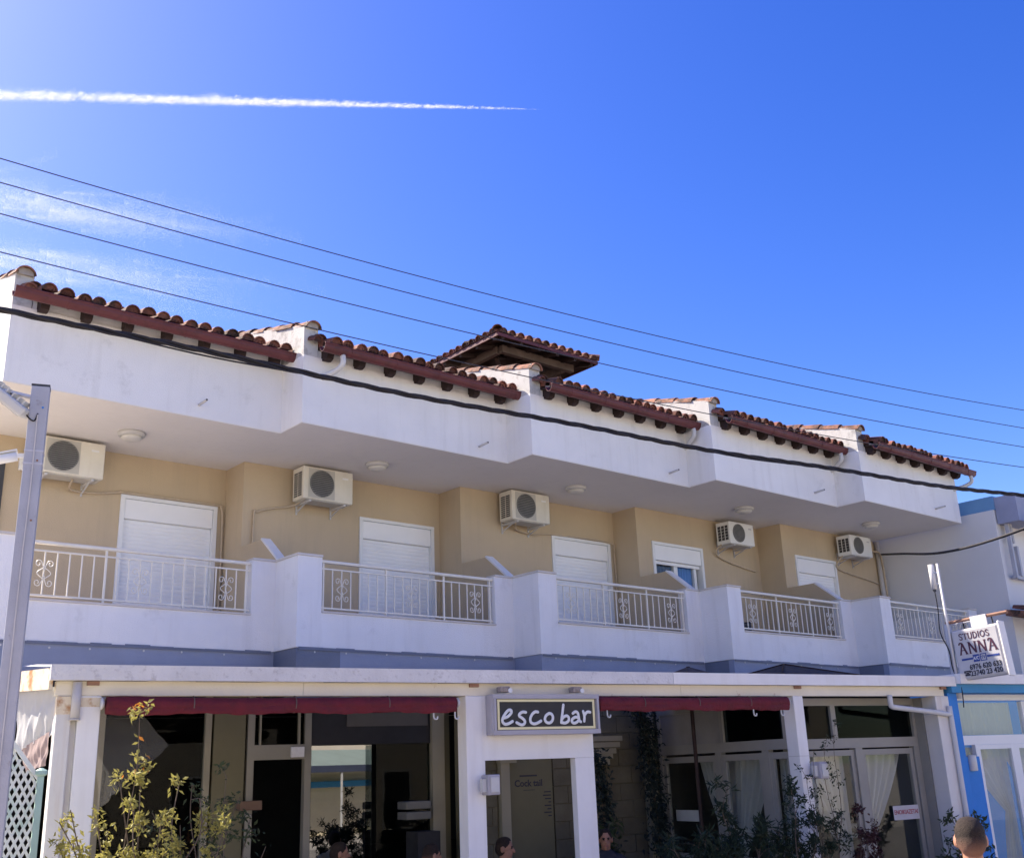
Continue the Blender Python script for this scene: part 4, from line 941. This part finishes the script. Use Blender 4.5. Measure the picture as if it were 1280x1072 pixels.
# ------------------------------------------------------------------ left side: trellis, plastic sheets
tr = thing('trellis', 'white and green diamond lattice trellis with sloping top at the lower left', 'trellis', tuple(cw(0, -.9, 0)), CA)
def ttop(x): return 2.47-(x+.40)*1.30
for sgn in (-1, 1):
    c = -3.5
    while c < 3.5:                                   # each lath is its own piece, clipped to the panel
        pts = []
        for k in range(60):
            x = -.62+k*.01*.52/.6*1.0; z = 1.2+c+sgn*(x+.6)*2.0
            if .2 < z < ttop(x)-.03: pts.append((x, z))
        if len(pts) > 2: MB().bar((pts[0][0], -.004*sgn, pts[0][1]), (pts[-1][0], -.004*sgn, pts[-1][1]), .006, .018).build('lath', LATT, tr)
        c += .10
MB().bar((-.62, 0, ttop(-.62)), (-.09, 0, ttop(-.09)), .035, .03).build('top_rail', LATT, tr)
MB().box(-.115, -.07, -.02, .02, 0, 2.1).build('post', GREENP, tr); MB().lathe([(.028, 2.101), (.045, 2.115), (.045, 2.14), (.01, 2.16)], (-.0925, 0, 0), 12).build('post_cap', GREENP, tr)
MB().box(-.66, -.625, -.02, .02, 0, 2.75).build('post', GREENP, tr); MB().box(-.62, -.12, -.018, .018, .12, .17).build('bottom_rail', GREENP, tr)
# sheets on the canopy's left side
def sheet(name, label, corners, m_, seed, amp=.05, thing_=True):
    rnd = random.Random(seed); n = 48; P = []; c = [Vector(q) for q in corners]; ph_ = [rnd.uniform(0, 6) for _ in range(6)]
    for i in range(n+1):
        for j in range(n+1):
            u, v = i/n, j/n; p = (c[0]*(1-u)+c[1]*u)*(1-v)+(c[3]*(1-u)+c[2]*u)*v
            q_ = u+.22*v; d = amp*(abs(math.sin(q_*13+2*v+ph_[0]))*.4+abs(math.sin(q_*23-v*4+ph_[1]))*.3+math.sin(u*5+v*9+ph_[2])*.3+math.sin(q_*33+v*3+ph_[3])*.10)*(.3+.7*v)
            P.append(p+Vector((d, d*.4, -.12*abs(u-.5)*0)))
    k = n+1
    o = MB().add(P, [(i*k+j, (i+1)*k+j, (i+1)*k+j+1, i*k+j+1) for i in range(n) for j in range(n)]).build(name, m_, None, True)
    o.location = CORG; o.rotation_euler = (0, 0, CA); tag(o, label, 'sheet'); return o
sheet('plastic_sheet', 'crumpled white plastic sheet hung at the left end of the canopy', [side(1.15, 2.93, .02), side(.12, 2.83, .06), side(.12, 2.45, .06), side(1.0, 2.33, .02)], PLAST, 3, .045)
sheet('fabric_sheet', 'dull pinkish cloth hanging under the white plastic sheet', [side(.9, 2.36, .05), side(.18, 2.47, .05), side(.2, 2.20, .05), side(.75, 2.16, .05)], mat('pink_cloth', (.38, .29, .27), .9, .1, 5, trans=.2), 5, .03)
sheet('clear_sheet', 'torn clear plastic flap hanging in the left bay by the shrub', [(.44, .20, 2.60), (.80, .22, 2.60), (1.02, .26, 2.34), (.46, .22, 1.80)], CLEARP, 8, .05)
# clutter behind the trellis: stacked crates
for k, (t, o_, z, lb) in enumerate(((-.03, 1.2, 0, 'brown'), (.0, 1.2, .42, 'grey'), (-.05, 1.25, .84, 'tan'))):
    m = MB().box(0, .5, 0, .36, 0, .03)
    for z_ in (.06, .18, .30): m.box(0, .5, 0, .02, z_, z_+.08).box(0, .5, .34, .36, z_, z_+.08).box(0, .02, .021, .339, z_, z_+.08).box(.48, .5, .021, .339, z_, z_+.08)
    for x, y in ((.021, .021), (.449, .021), (.021, .309), (.449, .309)): m.box(x, x+.03, y, y+.03, .031, .40)
    q = m.build('crate', mat('crate_'+lb, {'brown': (.16, .10, .06), 'grey': (.2, .2, .2), 'tan': (.32, .22, .13)}[lb], .8)); q.location = cw(t+.3, o_, z+.001); q.rotation_euler = (0, 0, CA+.1*k)
    tag(q, f'{lb} slatted crate in a stack behind the left columns', 'crate', 'stacked crates')

# ------------------------------------------------------------------ plants
def shrub(name, label, cat, base, tips, leaves, m_leaf, ls, spread, br=.012, group=None, twigs=5, frac=.35, m2=None, wf=.21):
    t = thing(name, label, cat, base, 0, group); st = MB(); fo = MB(); fo2 = MB()
    b = Vector(base)
    paths = []
    for tp in tips:
        d = Vector(tp)-b; n = 7; p = [Vector((0, 0, 0))]
        for k in range(1, n+1):
            f = k/n; p.append(d*f+Vector((random.gauss(0, spread*.25), random.gauss(0, spread*.25), random.gauss(0, spread*.15)))*(1 if k < n else 0)+Vector((0, 0, -.0)))
        p = smooth_path(p, 4); st.tube(p, [br*(1-.75*k/len(p)) for k in range(len(p))], 5); paths.append(p)
        for _ in range(twigs):
            s_ = random.randint(int(len(p)*frac), len(p)-1); q0 = p[s_]; dd = rdir(.5).normalized()*random.uniform(.4, 1)*spread*1.6
            tw = smooth_path([q0, q0+dd*.5+Vector((0, 0, .03)), q0+dd], 4); st.tube(tw, [br*.35*(1-.7*k/len(tw)) for k in range(len(tw))], 4); paths.append(tw)
    for _ in range(leaves):
        p = random.choice(paths); s_ = random.randint(int(len(p)*frac), len(p)-1)
        (fo2 if m2 and random.random() < .13 else fo)
        leaf(fo2 if m2 and random.random() < .1 else fo, p[s_]+rdir()*.038, rdir(-.1), random.uniform(.6, 1.25)*ls, .3, wf)
    st.build('branches', BARK, t); fo.build('foliage', m_leaf, t, kind='stuff')
    if m2 and fo2.v: fo2.build('foliage', m2, t, kind='stuff')
    return t
def W(t, o_, z): return tuple(cw(t, o_, z))
shrub('shrub', 'sunlit yellow green shrub with long thin branches at the lower left', 'shrub', W(.75, -1.0, 0), [W(.12, -1.0, 1.86), W(.45, -1.05, 2.0), W(.60, -1, 2.02), W(.9, -.95, 2.02), W(.3, -1.1, 1.75), W(.35, -.95, 1.55), W(.75, -1.1, 1.75), W(.2, -1.0, 1.6), W(.55, -1.1, 1.85), W(.1, -1.1, 1.5), W(1.05, -1.0, 1.9), W(1.25, -1.05, 1.75), W(.05, -1.0, 1.78)], 4800, LEAFY, .050, .13, .014, twigs=10, frac=.4)
shrub('shrub', 'lone tall sprig with green and orange leaves in front of the left bay', 'shrub', W(.48, -.95, 0), [W(.56, -1, 2.52)], 130, LEAFY, .055, .07, .009, twigs=6, frac=.74, m2=LEAFO)
shrub('shrub', 'sparse olive green bush in the shade of the left bay', 'shrub', W(1.2, -.5, 0), [W(1.35, -.6, 2.05), W(1.1, -.5, 2.0), W(1.6, -.5, 1.75), W(1.3, -.4, 1.65), W(1.0, -.6, 1.7), W(1.7, -.6, 1.5), W(.8, -.5, 1.8), W(1.5, -.5, 1.9)], 1700, LEAFM, .05, .14, .010, twigs=9, frac=.4)
shrub('planter_bush', 'dense dark green bush in front of the side glazing', 'bush', W(6.6, -.35, 0), [W(6.0, -.4, 1.18), W(6.4, -.3, 1.38), W(6.75, -.4, 1.74), W(6.9, -.3, 1.42), W(7.2, -.4, 1.36), W(6.5, -.4, 1.22), W(7.5, -.3, 1.22)], 3600, LEAFD, .105, .17, .014, wf=.10, twigs=14, frac=.4)
shrub('planter_bush', 'dark spiky bush at the foot of the right white column', 'bush', W(7.75, -.35, 0), [W(7.65, -.4, 1.72), W(7.95, -.4, 1.55), W(7.5, -.3, 1.3), W(8.05, -.35, 1.45), W(7.8, -.3, 1.35), W(8.3, -.3, 1.3)], 3000, LEAFD, .065, .13, .012, wf=.15, twigs=12, frac=.4)
shrub('planter_bush', 'dark red leaved bush before the glazed room', 'bush', W(8.85, -.25, 0), [W(8.75, -.25, 1.42), W(8.95, -.3, 1.35), W(8.65, -.3, 1.25)], 1300, LEAFR, .055, .1, .012, twigs=7, frac=.4)
shrub('planter_bush', 'low green bush behind the man with cropped hair', 'bush', W(10.4, -.3, 0), [W(10.3, -.3, 1.25), W(10.6, -.3, 1.3), W(10.8, -.3, 1.2), W(10.1, -.3, 1.1)], 900, LEAFM, .07, .12, .012, twigs=7, frac=.4)
shrub('climber', 'thin straggling climber with small leaves on the right column', 'climber', W(8.40, -.08, 0), [W(8.18, -.1, 1.86), W(8.35, -.1, 2.12), W(8.72, -.12, 2.45), W(8.55, -.1, 2.2), W(8.3, -.1, 1.5)], 420, LEAFD, .045, .09, .008, twigs=6, frac=.5)
shrub('planter_bush', 'pale leaved broad plant before the stone wall right of the entrance', 'bush', W(6.3, 1.9, 0), [W(6.75, 1.9, 1.35), W(6.9, 1.9, 1.2), W(6.4, 1.9, 1.15)], 260, LEAFM, .13, .1, .012, twigs=4, frac=.5)
for t, o_, wd_, lb in ((6.75, -.35, 1.9, 'left'), (8.75, -.28, 1.6, 'middle'), (10.4, -.3, .9, 'right'), (.9, -.75, 1.6, 'far left')):
    q = MB().box(-wd_/2, wd_/2, -.2, -.16, 0, .45).box(-wd_/2, wd_/2, .16, .2, 0, .45).box(-wd_/2, -wd_/2+.04, -.159, .159, 0, .45).box(wd_/2-.04, wd_/2, -.159, .159, 0, .45).box(-wd_/2+.041, wd_/2-.041, -.159, .159, 0, .38).build('planter', WOODL)
    q.location = cw(t, o_, .001); q.rotation_euler = (0, 0, CA); tag(q, f'{lb} long wooden planter box holding the terrace bushes', 'planter', 'planter boxes')

# ------------------------------------------------------------------ overhead wires
def quad3(pts, t):
    (a, za), (b, zb), (c, zc) = pts
    return za*(t-b)*(t-c)/((a-b)*(a-c))+zb*(t-a)*(t-c)/((b-a)*(b-c))+zc*(t-a)*(t-b)/((c-a)*(c-b))
WR = [([(-.86, 7.613), (4.769, 7.199), (13.712, 7.086)], 'highest of the four thin overhead wires'), ([(-.835, 7.365), (3.8, 7.014), (13.625, 6.78)], 'second highest of the four thin overhead wires'),
      ([(-.802, 7.047), (2.599, 6.786), (13.534, 6.463)], 'third highest of the four thin overhead wires'), ([(-.763, 6.664), (3.611, 6.347), (13.438, 6.129)], 'lowest of the four thin overhead wires')]
for pts, lb in WR:
    q = MB().tube([cw(t, 0, quad3(pts, t)) for t in [-8+k*.7 for k in range(50)]], .0056, 6).build('overhead_wire', WIRE, None, True); tag(q, lb, 'wire', 'thin overhead wires')
tp = [(-.738, 5.696), (3.951, 5.42), (11.836, 5.289)]
q = MB()
for ph_ in (0, 2.1, 4.2):
    q.tube([cw(t, -1+.016*math.cos(t*7+ph_), quad3(tp, t)+.016*math.sin(t*7+ph_)+.012*math.sin(t*1.7)) for t in [-7+k*.1 for k in range(270)]], .0135, 6)
q.tube([cw(t, -1.02, quad3(tp, t)-.012-.03*max(0, math.sin(t*1.05+.6))**3) for t in [-7+k*.1 for k in range(270)]], .008, 5)
q = q.build('cable_bundle', CABLE, None, True); tag(q, 'thick black twisted cable bundle sagging across the whole facade', 'cable')
q = MB().tube(smooth_path([(20.56, YO[4]+WD-.15, 6.13), (18.3, 10.1, 5.62), (16.2, 8.2, 5.10), (15.2, 6.65, 5.0), (14.4, 4.9, 5.15)], 8), .021, 7).build('service_cable', CABLE, None, True); tag(q, 'single black cable running from the last balcony corner to the right', 'cable')

# ------------------------------------------------------------------ opposite side of the street (seen only mirrored in the bar's glass)
op = thing('opposite_kiosk', 'cream boarded kiosk with blue band seen mirrored in the bar glass', 'kiosk', tuple(cw(20, -20.5, 0)), CA+math.pi)
for k in range(16): MB().box(-4, 4, -.02-.012*(k % 2), .1, k*.16, k*.16+.158).build('board', SIDING, op)
MB().bbox(-4.2, 4.2, -.5, -.05, 1.72, 1.95, .02).build('blue_band', BOATB, op)
MB().prism([(-.06, 3.1), (-1.8, 2.5), (-1.8, 2.46), (-.06, 3.05)], -4.3, 4.3, 'x').build('awning', TARP, op)
MB().box(-4.3, 4.3, -1.83, -1.801, 2.26, 2.5).build('valance', mat('valance_dark', (.05, .06, .10), .8), op)
for x in (-4.1, -1, 2, 4.1): MB().box(x, x+.06, -1.79, -1.73, 0, 2.47).build('post', PVC, op)

oh = thing('added_opposite_house', 'sunlit white two storey house added across the street to bounce warm light', 'house', tuple(cw(8, -24, 0)), CA+math.pi)  # house added behind the camera, its sunlit wall bounces warm light onto the facade
MB().box(-26, 26, 0, 7, 0, 6.4).build('wall', mat('opposite_white', (.70, .63, .52), .9, .05, 1), oh); MB().box(-26.3, 26.3, -.4, 7.3, 6.401, 6.6).build('roof_slab', PARAPET, oh)
for k in range(-6, 7):
    for z in (.1, 3.5):
        w_ = MB().box(k*4-.6, k*4+.6, -.05, -.001, z, z+2.2).build('window', FRAMEW, oh); MB().box(k*4-.52, k*4+.52, -.06, -.051, z+.08, z+2.1).build('pane', DARKW, w_)
# ------------------------------------------------------------------ people
def cap(m, a, b, r0, r1, n=12):
    a = Vector(a); b = Vector(b); d = b-a; L_ = max(d.length, 1e-4); d = d/L_; u, v = frame_of(d); rings = []
    for k in range(5): t = -math.pi/2+math.pi/2*k/4; rings.append((a+d*r0*math.sin(t), r0*math.cos(t)))
    for k in range(5): t = math.pi/2*k/4; rings.append((b+d*r1*math.sin(t), r1*math.cos(t)))
    P = [c+u*max(r, 1e-4)*math.cos(2*math.pi*j/n)+v*max(r, 1e-4)*math.sin(2*math.pi*j/n) for c, r in rings for j in range(n)]
    m.add(P, [(i*n+j, i*n+(j+1) % n, (i+1)*n+(j+1) % n, (i+1)*n+j) for i in range(9) for j in range(n)]+[tuple(range(n))[::-1], tuple(9*n+j for j in range(n))])
def ell(m, c, r, n=16):
    P = []
    for i in range(1, n):
        t = math.pi*i/n
        for j in range(n): P.append((c[0]+r[0]*math.sin(t)*math.cos(2*math.pi*j/n), c[1]+r[1]*math.sin(t)*math.sin(2*math.pi*j/n), c[2]+r[2]*math.cos(t)))
    m.add(P, [(i*n+j, i*n+(j+1) % n, (i+1)*n+(j+1) % n, (i+1)*n+j) for i in range(n-2) for j in range(n)]+[tuple(range(n))[::-1], tuple((n-2)*n+j for j in range(n))])
def crop_hair(skin, z):
    m = mat('cropped_hair_%03d_%s' % (round(z*100), skin.name), (.03, .02, .016), .75, .3, 60, .6, 220)
    n = m.node_tree
    if 'fade' in n.nodes: return m
    b = n.nodes['Principled BSDF']; src = b.inputs['Base Color'].links[0].from_socket
    tc = n.nodes.new('ShaderNodeTexCoord'); sp = n.nodes.new('ShaderNodeSeparateXYZ'); n.links.new(tc.outputs['Object'], sp.inputs[0])
    mr = n.nodes.new('ShaderNodeMapRange'); mr.interpolation_type = 'SMOOTHSTEP'; mr.name = 'fade'
    mr.inputs[1].default_value = z-.12; mr.inputs[2].default_value = z+.03; n.links.new(sp.outputs['Z'], mr.inputs[0])
    mx = n.nodes.new('ShaderNodeMix'); mx.data_type = 'RGBA'; n.links.new(mr.outputs[0], mx.inputs[0])
    mx.inputs[6].default_value = (.34, .165, .11, 1); n.links.new(src, mx.inputs[7]); n.links.new(mx.outputs[2], b.inputs['Base Color']); return m
def person(label, loc, rz, pose, shirt, skin, fade=False, turn=0, tilt=0, bald=False):
    """figure faces local -y; z=0 floor. one remeshed surface, coloured by nearest body piece."""
    prims = []                                        # (kind, data, tag)
    C_ = lambda a, b, r0, r1, tg: prims.append(('c', Vector(a), Vector(b), r0, r1, tg))
    E_ = lambda c, r, tg: prims.append(('e', Vector(c), Vector(r), tg))
    sit = pose == 'sit'; hz = .50 if sit else .93     # hip height
    ch = hz+.42; sh_ = hz+.50; ly = -.06 if sit else 0   # chest, shoulder line
    C_((0, .02, hz), (0, .01+ly*.3, hz+.22), .15, .135, 3); E_((0, ly, ch-.03), (.185, .125, .20), 3); C_((-.15, ly, sh_-.04), (.15, ly, sh_-.04), .075, .075, 3)
    E_((0, .03, hz), (.17, .14, .12), 4)
    for s in (-1, 1):
        if sit:
            hip = (s*.09, 0, hz); kn = (s*.13, -.43, .50); an = (s*.13, -.40, .09)
        else:
            hip = (s*.09, 0, hz-.02); kn = (s*.10, -.02, .50); an = (s*.10, .02, .09)
        C_(hip, kn, .088, .062, 4); C_(kn, an, .060, .042, 4); E_((an[0], an[1]-.07, .045), (.045, .13, .042), 5)
        shd = (s*.195, ly, sh_-.05)
        if sit: el = (s*.25, ly-.12, hz+.22); wr = (s*.14, ly-.36, hz+.26)
        else: el = (s*.25, .05, sh_-.32); wr = (s*.24, -.08, sh_-.56)
        C_(shd, Vector(shd)*.45+Vector(el)*.55, .056, .05, 3); C_(Vector(shd)*.5+Vector(el)*.5, el, .044, .038, 0); C_(el, wr, .038, .027, 0)
        wr = Vector(wr); d = (wr-Vector(el)).normalized(); sd_ = d.cross(Vector((0, 0, 1))).normalized() if sit else Vector((0, 1, 0)); pm = wr+d*.045
        C_(wr, wr+d*.075-sd_*.012, .026, .024, 0); C_(wr+d*.03+sd_*.015, wr+d*.08+sd_*.02, .024, .022, 0)
        dn = Vector((0, 0, -1)) if sit else Vector((0, -1, 0))
        for k, ln in enumerate((.068, .076, .070, .054)):
            b0 = wr+d*.085+sd_*(-.028+.0185*k); b1 = b0+d*ln*.55+dn*.012; b2 = b1+d*ln*.35+dn*.022; C_(b0, b1, .0095, .0088, 0); C_(b1, b2, .0088, .0078, 0)
        tb = wr+d*.02-sd_*.03*s*(1 if sit else 1); C_(tb, tb+d*.04-sd_*.028*s, .011, .0095, 0); C_(tb+d*.04-sd_*.028*s, tb+d*.065-sd_*.026*s, .0095, .008, 0)
    nk = Vector((0, ly+.01, sh_+.0)); hd = Vector((0, ly-.01, sh_+.195)); C_(nk, hd+Vector((0, .012, -.05)), .058, .053, 0); C_((-.11, ly+.01, sh_-.015), (.11, ly+.01, sh_-.015), .05, .05, 3)
    body = [len(prims)]
    Rm = Matrix.Rotation(turn, 3, 'Z') @ Matrix.Rotation(tilt, 3, 'X')
    def h(x, y, z): return hd+Rm @ Vector((x, y, z))
    m = MB()
    E_(h(0, .012, .02), (.074, .094, .098), 0); E_(h(0, -.02, -.045), (.058, .07, .075), 0); E_(h(0, -.062, -.088), (.028, .024, .022), 0)
    C_(h(0, -.085, .015), h(0, -.108, -.022), .010, .015, 0)
    for s in (-1, 1):
        E_(h(s*.080, .012, -.012), (.013, .022, .034), 0); E_(h(s*.031, -.079, .012), (.010, .009, .005), 6); C_(h(s*.018, -.084, .030), h(s*.046, -.077, .030), .0045, .004, 1)
    C_(h(-.020, -.086, -.056), h(.020, -.086, -.056), .007, .007, 7)
    if not bald:
        E_(h(0, .022, .034), (.081, .095, .086), 1); E_(h(0, .02, .075), (.066, .078, .046), 1)
        E_(h(0, .040, -.012), (.0775, .080, .082), 2 if fade else 1)
    for q in prims:
        if q[0] == 'c': cap(m, q[1], q[2], q[3], q[4])
        else: ell(m, q[1], q[2])
    hm = crop_hair(skin, hd.z) if fade else HAIR
    o = m.build('person', [skin, hm, hm, shirt, TROUS, SHOE, EYE, mat('lip', (.36, .14, .11), .5)])
    md = o.modifiers.new('r', 'REMESH'); md.mode = 'VOXEL'; md.voxel_size = .0085; md.use_smooth_shade = True
    m2 = o.modifiers.new('s', 'SMOOTH'); m2.iterations = 3; m2.factor = .5
    dg = bpy.context.evaluated_depsgraph_get(); me = bpy.data.meshes.new_from_object(o.evaluated_get(dg)); o.modifiers.clear(); old = o.data; o.data = me; bpy.data.meshes.remove(old)
    def sdf(p, q):
        if q[0] == 'c':
            ab = q[2]-q[1]; t = max(0, min(1, (p-q[1]).dot(ab)/max(ab.length_squared, 1e-9))); return (p-q[1]-ab*t).length-(q[3]+(q[4]-q[3])*t)
        d = p-q[1]; r = q[2]; k = math.sqrt((d.x/r.x)**2+(d.y/r.y)**2+(d.z/r.z)**2); return (k-1)*min(r)
    mi = []
    for f in me.polygons:
        p = f.center; best = 9; bt = 0
        for q in prims:
            e = sdf(p, q)
            if e < best: best, bt = e, q[-1]
        mi.append(bt)
    me.polygons.foreach_set('material_index', mi); me.polygons.foreach_set('use_smooth', [True]*len(mi))
    o.location = loc; o.rotation_euler = (0, 0, rz); tag(o, label, 'person'); return o
def chair(loc, rz, label):
    t = thing('cafe_chair', label, 'chair', loc, rz, 'cafe chairs in the bar')
    MB().bbox(-.21, .21, -.22, .2, .40, .435, .01).build('seat', WOOD, t); MB().bbox(-.2, .2, .205, .23, .52, .84, .01).build('backrest', WOOD, t)
    for x in (-.19, .16):
        MB().box(x, x+.03, -.2, -.17, 0, .399).build('leg', DARK, t); MB().box(x, x+.03, .206, .236, 0, .519).build('leg', DARK, t)
    return t
PP = [((4.0, 1.25), R(115), SHIRTW, 'person in a pale shirt seated left of the white entrance column', True, SKIND, R(-20)), ((5.02, 1.55), R(40), SHIRTW, 'person in a white shirt seated inside the entrance opening', False, SKIND, R(10)),
      ((6.58, 1.75), R(-30), SHIRTD, 'person with a reddish face beside the right entrance jamb', True, SKIN, R(0)), ((3.35, 2.35), R(60), SHIRTD, 'dark haired person in black seated behind the glass in the left bay', False, SKIND, R(20))]
for (t, o_), rz, shirt, lb, fd, sk_, tn in PP:
    l = cw(t, o_, .021 if o_ > 1.9 else .001); person(lb, l, CA+rz, 'sit', shirt, sk_, fd, tn, R(8)); chair((l.x, l.y, l.z), CA+rz, 'dark chair under the '+lb.replace(' in the left bay', '').replace('dark haired ', '').replace('with a reddish face ', ''))
for t, o_, lb in ((3.4, 1.55, 'left'), (5.6, 1.3, 'entrance')):
    q = thing('cafe_table', f'round dark cafe table in the {lb} bay of the terrace', 'table', cw(t, o_, .001), 0, 'cafe tables'); MB().lathe([(.33, .70), (.34, .715), (.33, .73)], n=24).build('top', WOOD, q); MB().tube([(0, 0, .02), (0, 0, .7)], .03, 10).build('stem', DARK, q); MB().lathe([(.2, 0), (.2, .02)], n=20).build('foot', DARK, q)
# loudspeaker, bar counter and bottles inside
MB().box(4.3, 6.4, 5.5, 5.6, .02, 1.1).build('bar_counter', DARKW, shop)
MB().box(4.55, 4.85, SO-.45, SO-.1, .9, 1.36).build('speaker_box', DARKW, shop)
for k in range(2): MB().bbox(4.45, 4.78, SO-.35, SO-.06, 1.50+.12*k, 1.59+.12*k, .01).build('white_box', mat('box_grey', (.16, .16, .15), .7), shop)
man = person('man with cropped dark hair seen from behind at the lower right', (5.83, 3.07, 0.0), R(118), 'stand', SHIRTB, SKIN, True, R(6), R(0))
man.scale = (.966, .966, .966)

# ------------------------------------------------------------------ contrail and thin clouds, far up: countless tiny ice flakes
def pix_dir(u, v): return (fw+rt2*((u-640)/F_PX)+up2*((536-v)/F_PX)).normalized()
NR = np.random.default_rng(5)
def unit(n):
    v = NR.normal(size=(n, 3)); return v/np.linalg.norm(v, axis=1, keepdims=True)
def ice(name, label, P, size):
    n = len(P); sz = size*NR.uniform(.5, 1.4, (n, 1)); V = np.stack([P, P+unit(n)*sz, P+unit(n)*sz], 1).reshape(-1, 3).astype(np.float32)
    me = bpy.data.meshes.new(name); me.vertices.add(3*n); me.vertices.foreach_set('co', V.ravel()); me.loops.add(3*n); me.loops.foreach_set('vertex_index', np.arange(3*n, dtype=np.int32))
    me.polygons.add(n); me.polygons.foreach_set('loop_start', np.arange(0, 3*n, 3, dtype=np.int32)); me.update(); me.materials.append(CLOUD)
    o = bpy.data.objects.new(name, me); COL.objects.link(o); tag(o, label, name.replace('_', ' '), kind='stuff'); return o
cz2 = np.array((0, 0, 2.0))
A_end = pix_dir(-260, 114)*2600; B_end = pix_dir(680, 137)*3300; cd = (B_end-A_end); sideu, sidev = frame_of(cd)
if sidev.z < 0: sidev = -sidev
A_, cd_, su, sv_ = (np.array(q) for q in (A_end, cd, sideu, sidev)); cl_ = np.linalg.norm(cd_)
npf = 1500; pk = NR.uniform(0, 1, npf); pw = 17*(1-pk)**.6+1.2                     # puffs along the trail
pb = np.abs(NR.normal(0, .42, npf))*pw-.25*pw; pr_ = pw*NR.uniform(.18, .62, npf)
tall = NR.uniform(size=npf) < .10*(1-pk); pb[tall] += pw[tall]*NR.uniform(.3, .8, tall.sum()); pr_[tall] *= .45
N_ = 400000; idx = NR.integers(0, npf, N_); k = pk[idx]; keep = NR.uniform(size=N_) < np.clip((1-k)/.42, 0, 1)**1.5*np.where(tall[idx], .45, 1)
idx = idx[keep]; k = k[keep]; g_ = NR.normal(size=(len(k), 3)); z_ = pb[idx]+g_[:, 2]*pr_[idx]*.5; z_ = np.where(z_ < -.3*pw[idx], -.3*pw[idx]+.25*(z_+.3*pw[idx]), z_)
P = A_+cd_*(k+g_[:, 0]*pr_[idx]*1.3/cl_)[:, None]+su*(g_[:, 1]*pr_[idx])[:, None]+sv_*z_[:, None]+cz2
ice('contrail', 'long white aircraft contrail crossing the upper left of the sky', P, .6)
def wisps(nf, n, vbase, slope, vs_, umax, seed):
    rg = np.random.default_rng(seed); out = []
    for _ in range(nf):
        u0 = rg.uniform(-260, umax*.75); v0 = vbase+slope*u0+rg.normal()*vs_; ln = rg.uniform(60, 190); cv = rg.normal()*.0006; sl_ = slope+rg.normal()*.05; th = rg.uniform(2.5, 8)
        m_ = int(n/nf*rg.uniform(.3, 1.7)*max(.05, 1-max(0, u0)/umax)); t = rg.uniform(0, 1, m_)**1.2*ln; u = u0+t; v = v0+sl_*t+cv*t*t+rg.normal(size=m_)*th*(.4+t/ln)
        d = np.stack([(u-640)/F_PX, (536-v)/F_PX], 1); d = np.array(fw)+d[:, :1]*np.array(rt2)+d[:, 1:]*np.array(up2); out.append(d/np.linalg.norm(d, axis=1, keepdims=True)*rg.uniform(3000, 3100, (m_, 1)))
    return np.concatenate(out)+cz2
ice('cirrus_cloud', 'faint wispy cloud between the wires at the left', wisps(110, 560000, 252, .13, 12, 330, 3), .45)
ice('cirrus_cloud', 'faint low haze streak above the roof at the left', wisps(90, 560000, 325, .13, 15, 300, 9), .45)
